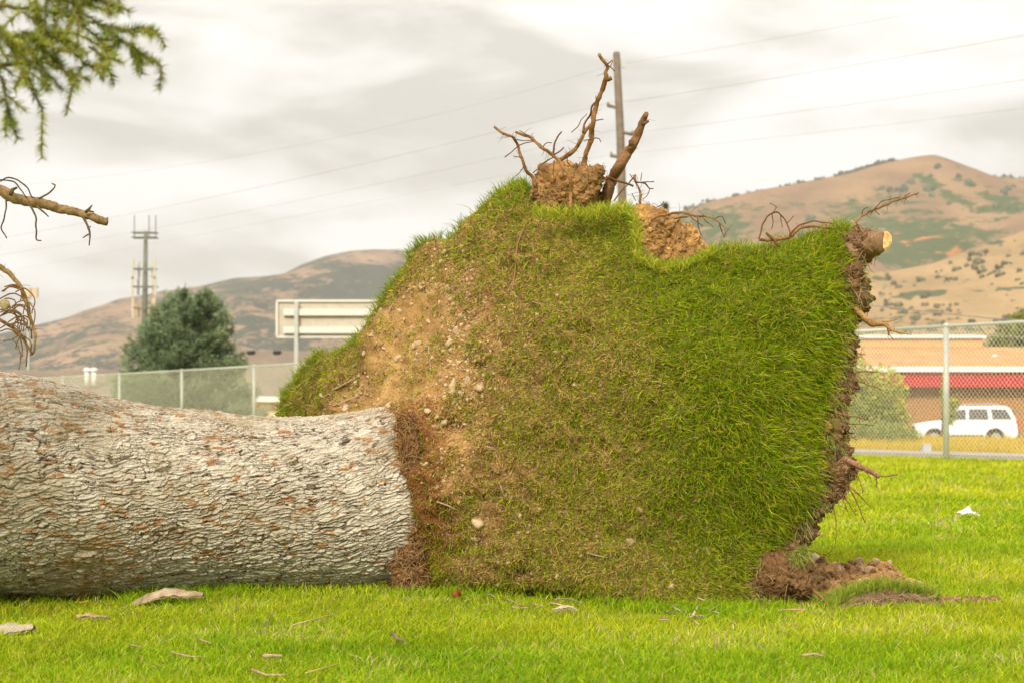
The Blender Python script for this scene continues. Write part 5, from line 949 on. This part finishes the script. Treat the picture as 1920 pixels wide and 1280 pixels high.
# turf flap: lifted lip of turf with bare soil below it
flap = thing('turf_flap', PG(1660, 1135), 'lifted lip of grassy turf with dark soil under its edge, right of the soil heap', 'turf')
u_ = np.linspace(0, 1, 110); pxl = 1555 + 215 * u_; yb_ = np.interp(u_, [0, .3, .6, .85, 1], [1148, 1141, 1139, 1136, 1131]); Yf = EYE * F / (yb_ - HOR)
hgt = .062 * np.sin(np.clip(u_ * 1.02, 0, 1) * math.pi)**.6 + .004; prof = [(-.03, -.01), (-.012, .25), (-.02, .7), (0, 1.0), (.05, 1.08), (.12, .95), (.2, .6), (.30, -.1)]
rows = [np.stack([(pxl - 960) / F * Yf, Yf + a, gz(0 * pxl, Yf) + hgt * b], -1) for a, b in prof]
rowsf = [];
for a, b in zip(rows[:-1], rows[1:]):
    for t in np.linspace(0, 1, 7, endpoint=False): rowsf.append(a * (1 - t) + b * t)
rowsf.append(rows[-1]); Vf = np.stack(rowsf); ns = Vf.shape; Vf = Vf.reshape(-1, 3); Vf = Vf + (np.stack([fbm(Vf * 40, 3, s) for s in (1, 2, 3)], -1) - .5) * .035 * np.array([1, 1, .7])
i = np.arange(ns[0] - 1)[:, None] * ns[1]; j = np.arange(ns[1] - 1)[None]; f_ = np.stack([i + j, i + j + 1, i + ns[1] + j + 1, i + ns[1] + j], -1).reshape(-1, 4)
MB().add(Vf, f_, mixc((.12, .07, .045), (.30, .19, .12), fbm(Vf * 25, 3, 7))).build('soil', M['soil'], flap, False)
top = Vf.reshape(ns)[20:48].reshape(-1, 3); k = rng.integers(0, len(top), 4200); p = top[k] + rng.normal(0, .006, (4200, 3)) * [1, 1, .2]; n = len(p); Ln = rng.uniform(.02, .06, n); t = rng.random(n)
c1 = mixc((.13, .24, .02), (.46, .48, .06), t); mb = MB(); blades(mb, p, np.stack([rng.normal(.1, .4, n), rng.normal(-.1, .4, n), np.ones(n)], -1), Ln, .0028, np.stack([rng.normal(0, .3, n), rng.normal(0, .2, n), -.2 * rng.random(n)], -1) * Ln[:, None], c1 * .75, c1)
front_ = Vf.reshape(ns)[4:20].reshape(-1, 3); k = rng.integers(0, len(front_), 900); n = 900; c1 = mixc((.30, .19, .10), (.60, .46, .26), rng.random(n)); Ln = rng.uniform(.015, .05, n)
blades(mb, front_[k], np.stack([rng.normal(.3, .6, n), -.5 + 0 * c1[:, 0], rng.normal(-.2, .5, n)], -1), Ln, .0018, np.zeros((n, 3)), c1, c1)
tag(mb.build('grass_tuft', M['blade'], flap), None, None, kind='stuff')
# thin bare soil crack continuing to the right
def soilstrip(px0, px1, py0, py1, w, seed):
    n = 60; u = np.linspace(0, 1, n); px = px0 + (px1 - px0) * u; py = py0 + (py1 - py0) * u; Yv = EYE * F / (py - HOR); X = (px - 960) / F * Yv; mb = MB()
    for k in range(170):
        i_ = rng.integers(0, n); stone(mb, (X[i_] + rng.normal(0, .01), Yv[i_] + rng.normal(0, w), float(gz(X[i_], Yv[i_])) + .012), rng.uniform(.006, .016), (1.2, 1, .7), seed + k, 1, np.array((.22, .13, .08)) * rng.uniform(.6, 1.7))
    return mb
o = soilstrip(1745, 1870, 1134, 1128, .02, 1300).build('soil_crumbs', M['soil'], None); tag(o, 'line of dark soil crumbs trailing right from the turf flap', 'soil', kind='stuff')
# bark pieces on the lawn
def barkpiece(name, pts, width, label, seed, cA=(.46, .32, .22), cB=(.68, .58, .46), lift=.0, Y=None):
    P3 = []
    p = np.array(pts, float); m = 40; t = np.linspace(0, 1, m); s = np.linspace(0, 1, len(p)); px = np.interp(t, s, p[:, 0]); py = np.interp(t, s, p[:, 1]); 
    Yv = Y + 0 * px; c = PV(px, py, Yv); nn_ = 12; th = np.linspace(.1, math.pi - .1, nn_); w = width * np.sin(np.clip(t * .9 + .06, 0, 1) * math.pi)**.5
    Vv = c[:, None] + np.stack([0 * th, -np.cos(th), np.sin(th) * .55 - .55], -1)[None] * w[:, None, None]
    inn = Vv - np.array([0, 0, .006]); Vv = Vv.reshape(-1, 3); Vv = Vv + (np.stack([fbm(Vv * 50, 3, seed + q) for q in (1, 2, 3)], -1) - .5) * .016
    i = np.arange(m - 1)[:, None] * nn_; j = np.arange(nn_ - 1)[None]; f_ = np.stack([i + j, i + j + 1, i + nn_ + j + 1, i + nn_ + j], -1).reshape(-1, 4); n0 = len(Vv)
    col = mixc(cA, cB, np.clip(fbm(Vv * 40, 3, seed) * 1.6 - .3, 0, 1)); mb = MB().add(np.concatenate([Vv, inn.reshape(-1, 3)]), np.concatenate([f_, f_[:, ::-1] + n0]), np.concatenate([col, col * .6]))
    return tag(mb.build(name, M['bark'], None, True), label, 'bark')
barkpiece('bark_piece', [(238, 1132), (262, 1120), (295, 1106), (320, 1101), (345, 1105), (382, 1110)], .045, 'long curved piece of loose bark on the grass in front of the trunk', 300, (.26, .17, .10), (.48, .38, .27), Y=5.9)
barkpiece('bark_piece', [(-60, 1172), (-20, 1170), (20, 1168), (64, 1170)], .05, 'pale flat bark slab half out of frame at the left edge', 310, (.32, .26, .19), (.48, .41, .32), Y=5.2)
barkpiece('bark_piece', [(1036, 1142), (1050, 1136), (1066, 1134), (1084, 1140)], .010, 'small pale curved bark strip on the grass before the root plate', 320, (.42, .32, .22), (.58, .48, .36), Y=5.66)
barkpiece('bark_piece', [(146, 1154), (170, 1149), (190, 1152), (206, 1155)], .018, 'thin dark bark sliver between the pale slab and the long bark', 330, (.25, .14, .08), (.45, .32, .22), Y=5.5)
# twigs in the grass
def gtwig(pts, r, label=None, col=(.46, .33, .23)):
    V_ = np.array([PG(a, b) for a, b in pts]); V_[:, 2] = gz(V_[:, 0], V_[:, 1]) + .024; V_ += rng.normal(0, .003, V_.shape)
    tag(MB().tube(V_, np.linspace(r, r * .6, len(V_)), 7, col, noise=.25).build('twig', M['root'], None, True), label or 'thin brown twig lying in the mown grass', 'twig', 'twigs along the foot of the root plate' if label and label.startswith('thin dry') else None if label else 'twigs scattered on the lawn')
for pts, r, lb, c in [([(490, 1242), (510, 1240), (528, 1241)], .006, 'short thick stick in the foreground grass, left of centre', (.5, .33, .26)), ([(473, 1268), (500, 1275), (535, 1277)], .004, None, (.46, .3, .22)), ([(370, 1212), (392, 1216)], .003, None, (.46, .3, .2)), ([(325, 1235), (355, 1241), (380, 1240)], .003, None, (.44, .3, .2)), ([(552, 1186), (580, 1175), (632, 1162)], .003, None, (.55, .40, .2)), ([(497, 1185), (512, 1162)], .0026, None, (.2, .15, .12)), ([(738, 1200), (745, 1207), (752, 1216)], .006, 'short dark purplish stick standing in the grass below the trunk end', (.28, .18, .16)),
                       ([(840, 1104), (860, 1112)], .003, None, (.55, .36, .2)), ([(872, 1110), (895, 1106), (915, 1108), (928, 1112)], .0035, None, (.55, .38, .22)), ([(1040, 1133), (1070, 1132), (1090, 1142)], .003, None, (.34, .22, .15)), ([(1102, 1128), (1120, 1123), (1132, 1124)], .003, None, (.58, .48, .34)), ([(1036, 1100), (1048, 1110), (1070, 1111)], .0032, None, (.45, .3, .2)), ([(1262, 1152), (1278, 1160)], .004, None, (.5, .35, .25)), ([(1297, 1168), (1305, 1155), (1312, 1147)], .004, 'pale broken stick pointing up at the foot of the root plate', (.62, .48, .34)), ([(1460, 1158), (1485, 1158), (1515, 1161)], .004, 'pinkish twig on the lawn below the dark soil corner', (.52, .3, .22)), ([(1504, 1250), (1530, 1248), (1550, 1249)], .0045, None, (.42, .3, .2)), ([(570, 1278), (600, 1268), (635, 1256)], .003, None, (.55, .42, .14)), ([(165, 1143), (150, 1142), (140, 1141)], .004, 'orange-brown sliver of bark near the trunk at left', (.6, .25, .06)), ([(240, 1220), (262, 1224)], .003, None, (.44, .3, .2))]:
    gtwig(pts, r, lb, c)
gt = np.random.default_rng(44)
for k in range(16):
    a_ = gt.uniform(840, 1420); b_ = np.interp(a_, [840, 1050, 1250, 1420], [1118, 1128, 1158, 1158]) + gt.uniform(-4, 22); l_ = gt.uniform(10, 34); an_ = gt.normal(0, .25)
    gtwig([(a_, b_), (a_ + l_ * .5, b_ + l_ * .5 * an_ + gt.uniform(-2, 2)), (a_ + l_, b_ + l_ * an_)], gt.uniform(.002, .0038), 'thin dry twig in the grass along the foot of the root plate', tuple(np.array((.5, .36, .24)) * gt.uniform(.6, 1.2)))
# pine cone
pc = thing('spruce_cone', PG(855, 1128), 'rust-red spruce cone on the grass in front of the root plate', 'cone'); c0_ = np.array(PG(855, 1126)) + [0, 0, .024]
MB().tube([c0_ + [-.012, 0, -.006], c0_, c0_ + [.014, 0, .006]], [.008, .013, .006], 10, (.32, .12, .04)).build('core', M['root'], pc, True)
n = 90; th = np.arange(n) * 2.4; t = np.linspace(-1, 1, n); ax = np.array([.9, 0, .42]); s1 = np.array([0, 1, 0.]); s2 = np.cross(ax, s1); rr_ = .006 + .011 * np.sqrt(1 - t**2 * .8); dd_ = np.cos(th)[:, None] * s1 + np.sin(th)[:, None] * s2
mb = MB(); blades(mb, c0_ + ax * (t * .017)[:, None] + dd_ * .003, dd_ + ax * .5, rr_, .010, np.zeros((n, 3)), mixc((.30, .08, .02), (.5, .15, .04), rng.random(n)), mixc((.5, .16, .05), (.65, .26, .08), rng.random(n)), True, sidev=np.tile(ax, (n, 1))); mb.build('scales', M['root'], pc)
# white scrap on the lawn
Xs, Ysc, _z = PG(1815, 974); n_ = 26; A2, B2 = np.meshgrid(np.linspace(-1, 1, n_), np.linspace(-1, 1, n_)); q = np.stack([A2 * 1.6, B2 * 1.6, 0 * A2], -1).reshape(-1, 3)
Zs = (.015 + .045 * fbm(q, 3, 5).reshape(A2.shape) * np.exp(-(A2**2 + B2**2) * .8) * 1.6 + .02 * np.abs(fbm(q * 2.5, 2, 8).reshape(A2.shape) - .5)); i = np.arange(n_ - 1)[:, None] * n_; j = np.arange(n_ - 1)[None]; f_ = np.stack([i + j, i + j + 1, i + n_ + j + 1, i + n_ + j], -1).reshape(-1, 4)
Vs = np.stack([Xs + A2 * .055 * (1 + .3 * np.sin(B2 * 4)), Ysc + B2 * .05, Zs + .01], -1).reshape(-1, 3)
tag(MB().add(np.concatenate([Vs, Vs - [0, 0, .002]]), np.concatenate([f_, f_[:, ::-1] + len(Vs)])).build('litter_scrap', M['scrap'], None, False), 'crumpled white scrap lying alone on the lawn at right', 'litter')
# dry specks through the lawn: fallen needles and tiny chips
mb = MB(); n = 11000; py = HOR + rng.uniform(335, 520, n); px = rng.uniform(-100, 2000, n); w = np.exp(-((py - 1132) / 34)**2) * (px < 1450) * np.where(px > 760, 1.6, .7) + .06; k = rng.random(n) < w; px, py = px[k], py[k]; n = len(px); Yv = EYE * F / (py - HOR)
p = np.stack([(px - 960) / F * Yv, Yv, gz((px - 960) / F * Yv, Yv) + .016 + .012 * rng.random(n)], -1); c = mixc((.34, .2, .11), (.68, .55, .38), rng.random(n)); blades(mb, p, rng.normal(size=(n, 3)) * [1, 1, .2], rng.uniform(.006, .028, n), .003, np.zeros((n, 3)), c, c, sidev=np.tile([0, .3, 1.], (n, 1)))
tag(mb.build('lawn_litter', M['blade']), 'straw, needles and bark chips strewn in the grass', 'litter', kind='stuff')

#@@BRANCH
# ------------------------------------------------------------------ spruce branch hanging in at the top left, from a tree standing beyond the frame
YB = 3.05; st = thing('spruce_tree', (-2.6, YB + .1, 0), 'green spruce branch hanging into the top left corner, close and out of focus', 'tree')
MB().tube([(-2.6, YB + .1, -.05), (-2.62, YB + .1, 2), (-2.6, YB + .1, 5)], [.16, .13, .08], 14, (.2, .15, .1), noise=.12, nf=8).build('trunk', M['bark'], st, True)
g = np.random.default_rng(17)
stems = [[(-1500, -260), (-700, -150), (-200, -40), (0, 10), (90, 22), (160, 40), (215, 52), (262, 60), (296, 62)], [(-500, -60), (-100, 90), (-20, 122), (40, 119), (80, 112), (120, 92)], [(150, 38), (185, 72), (225, 78), (245, 84), (262, 100), (282, 112), (302, 125)], [(40, 20), (90, 62), (130, 90), (155, 115), (186, 135)], [(40, 60), (85, 100), (112, 124), (130, 138), (148, 152)], [(30, 118), (50, 145), (62, 172), (78, 204)], [(-20, 118), (4, 150), (12, 190), (20, 225), (34, 262)], [(70, 112), (84, 138), (90, 172)], [(-60, 60), (10, 70), (70, 68), (130, 60)], [(120, 24), (150, 10), (190, 0), (212, 12)], [(200, 50), (232, 60), (262, 52), (290, 58)], [(238, 84), (250, 100), (258, 118)], [(180, 72), (200, 88), (209, 98)], [(0, 20), (20, -20), (60, -30), (110, -10), (140, 12)], [(165, 88), (180, 96), (195, 108)], [(-30, 40), (0, 60), (20, 90), (40, 100)], [(60, -20), (110, 0), (170, -5), (220, -20)]]
sm_ = MB(); nr = []; ndv = []; ncol = []
def needles(Vp, seed, cb):
    seg = np.linalg.norm(np.diff(Vp, axis=0), axis=1).sum(); n = int(seg * 2000); t = g.random(n) * (len(Vp) - 1); i_ = t.astype(int); f_ = (t - i_)[:, None]; p = Vp[i_] * (1 - f_) + Vp[i_ + 1] * f_; tg_ = Vp[i_ + 1] - Vp[i_]; tg_ /= np.linalg.norm(tg_, axis=1)[:, None] + 1e-9
    r = g.normal(size=(n, 3)); r -= (r * tg_).sum(1)[:, None] * tg_; r /= np.linalg.norm(r, axis=1)[:, None]; nr.append(p); ndv.append(r + tg_ * .75 + [0, 0, .15]); ncol.append(mixc((.10, .15, .02), (.55, .56, .08), np.clip(cb + g.normal(0, .22, n), 0, 1)))
for k, s in enumerate(stems):
    Yk = YB + g.normal(0, .05); Vp, rr_ = wiggle([(a, b, (3.6 if k < 2 else 2.2) if a < 60 else 1.8) for a, b in s], Yk, 400 + k, jit=1.0, step=9); sm_.tube(Vp, rr_ * .5, 6, (.20, .13, .07), noise=.2)
    vis_ = np.array([960 + F * v[0] / v[1] for v in Vp]) > -260; Vn_ = Vp[vis_]
    if len(Vn_) > 2: needles(Vn_, k, .35 if k in (0, 1, 8, 9, 13) else .18)
    dens = 10 if k in (0, 1, 3, 4, 8, 13, 15, 9, 16) else 4
    for q in range(dens):
        i_ = g.integers(0, len(Vn_)); b = Vn_[i_]; pxb = 960 + F * b[0] / b[1]
        d_ = np.array([g.normal(.45, .5), g.normal(0, .6), g.normal(-.25, .4)]); d_ /= np.linalg.norm(d_); l = g.uniform(.025, .075) * (.6 if pxb > 150 else 1.1)
        W_ = b + np.linspace(0, 1, 6)[:, None] * d_ * l + np.array([0, 0, -1.]) * (np.linspace(0, 1, 6)**2 * l * .25)[:, None]; sm_.tube(W_, [.0016] * 5 + [.0008], 5, (.26, .17, .08)); needles(W_, k, g.uniform(.05, .85))
sm_.build('branch', M['root'], st, True)
nr = np.concatenate(nr); ndv = np.concatenate(ndv); ncol = np.concatenate(ncol); mb = MB(); n = len(nr); blades(mb, nr, ndv, g.uniform(.014, .022, n), .0017, np.zeros((n, 3)), ncol * .8, ncol, False)
tag(mb.build('needles', M['leaf'], st), None, None)
# ------------------------------------------------------------------ air
hz_ = MB().box((0, 2600, 340), (13000, 7600, 760)).build('haze', None); me = hz_.data; me.materials.clear()
hm = bpy.data.materials.new('haze'); hm.use_nodes = True; t = hm.node_tree; t.nodes.remove(t.nodes['Principled BSDF']); pv = t.nodes.new('ShaderNodeVolumePrincipled')
pv.inputs['Color'].default_value = (.86, .85, .865, 1); pv.inputs['Density'].default_value = .9e-4; t.links.new(pv.outputs[0], t.nodes['Material Output'].inputs['Volume'])
me.materials.append(hm); tag(hz_, 'thin pale air haze', None, kind='stuff')
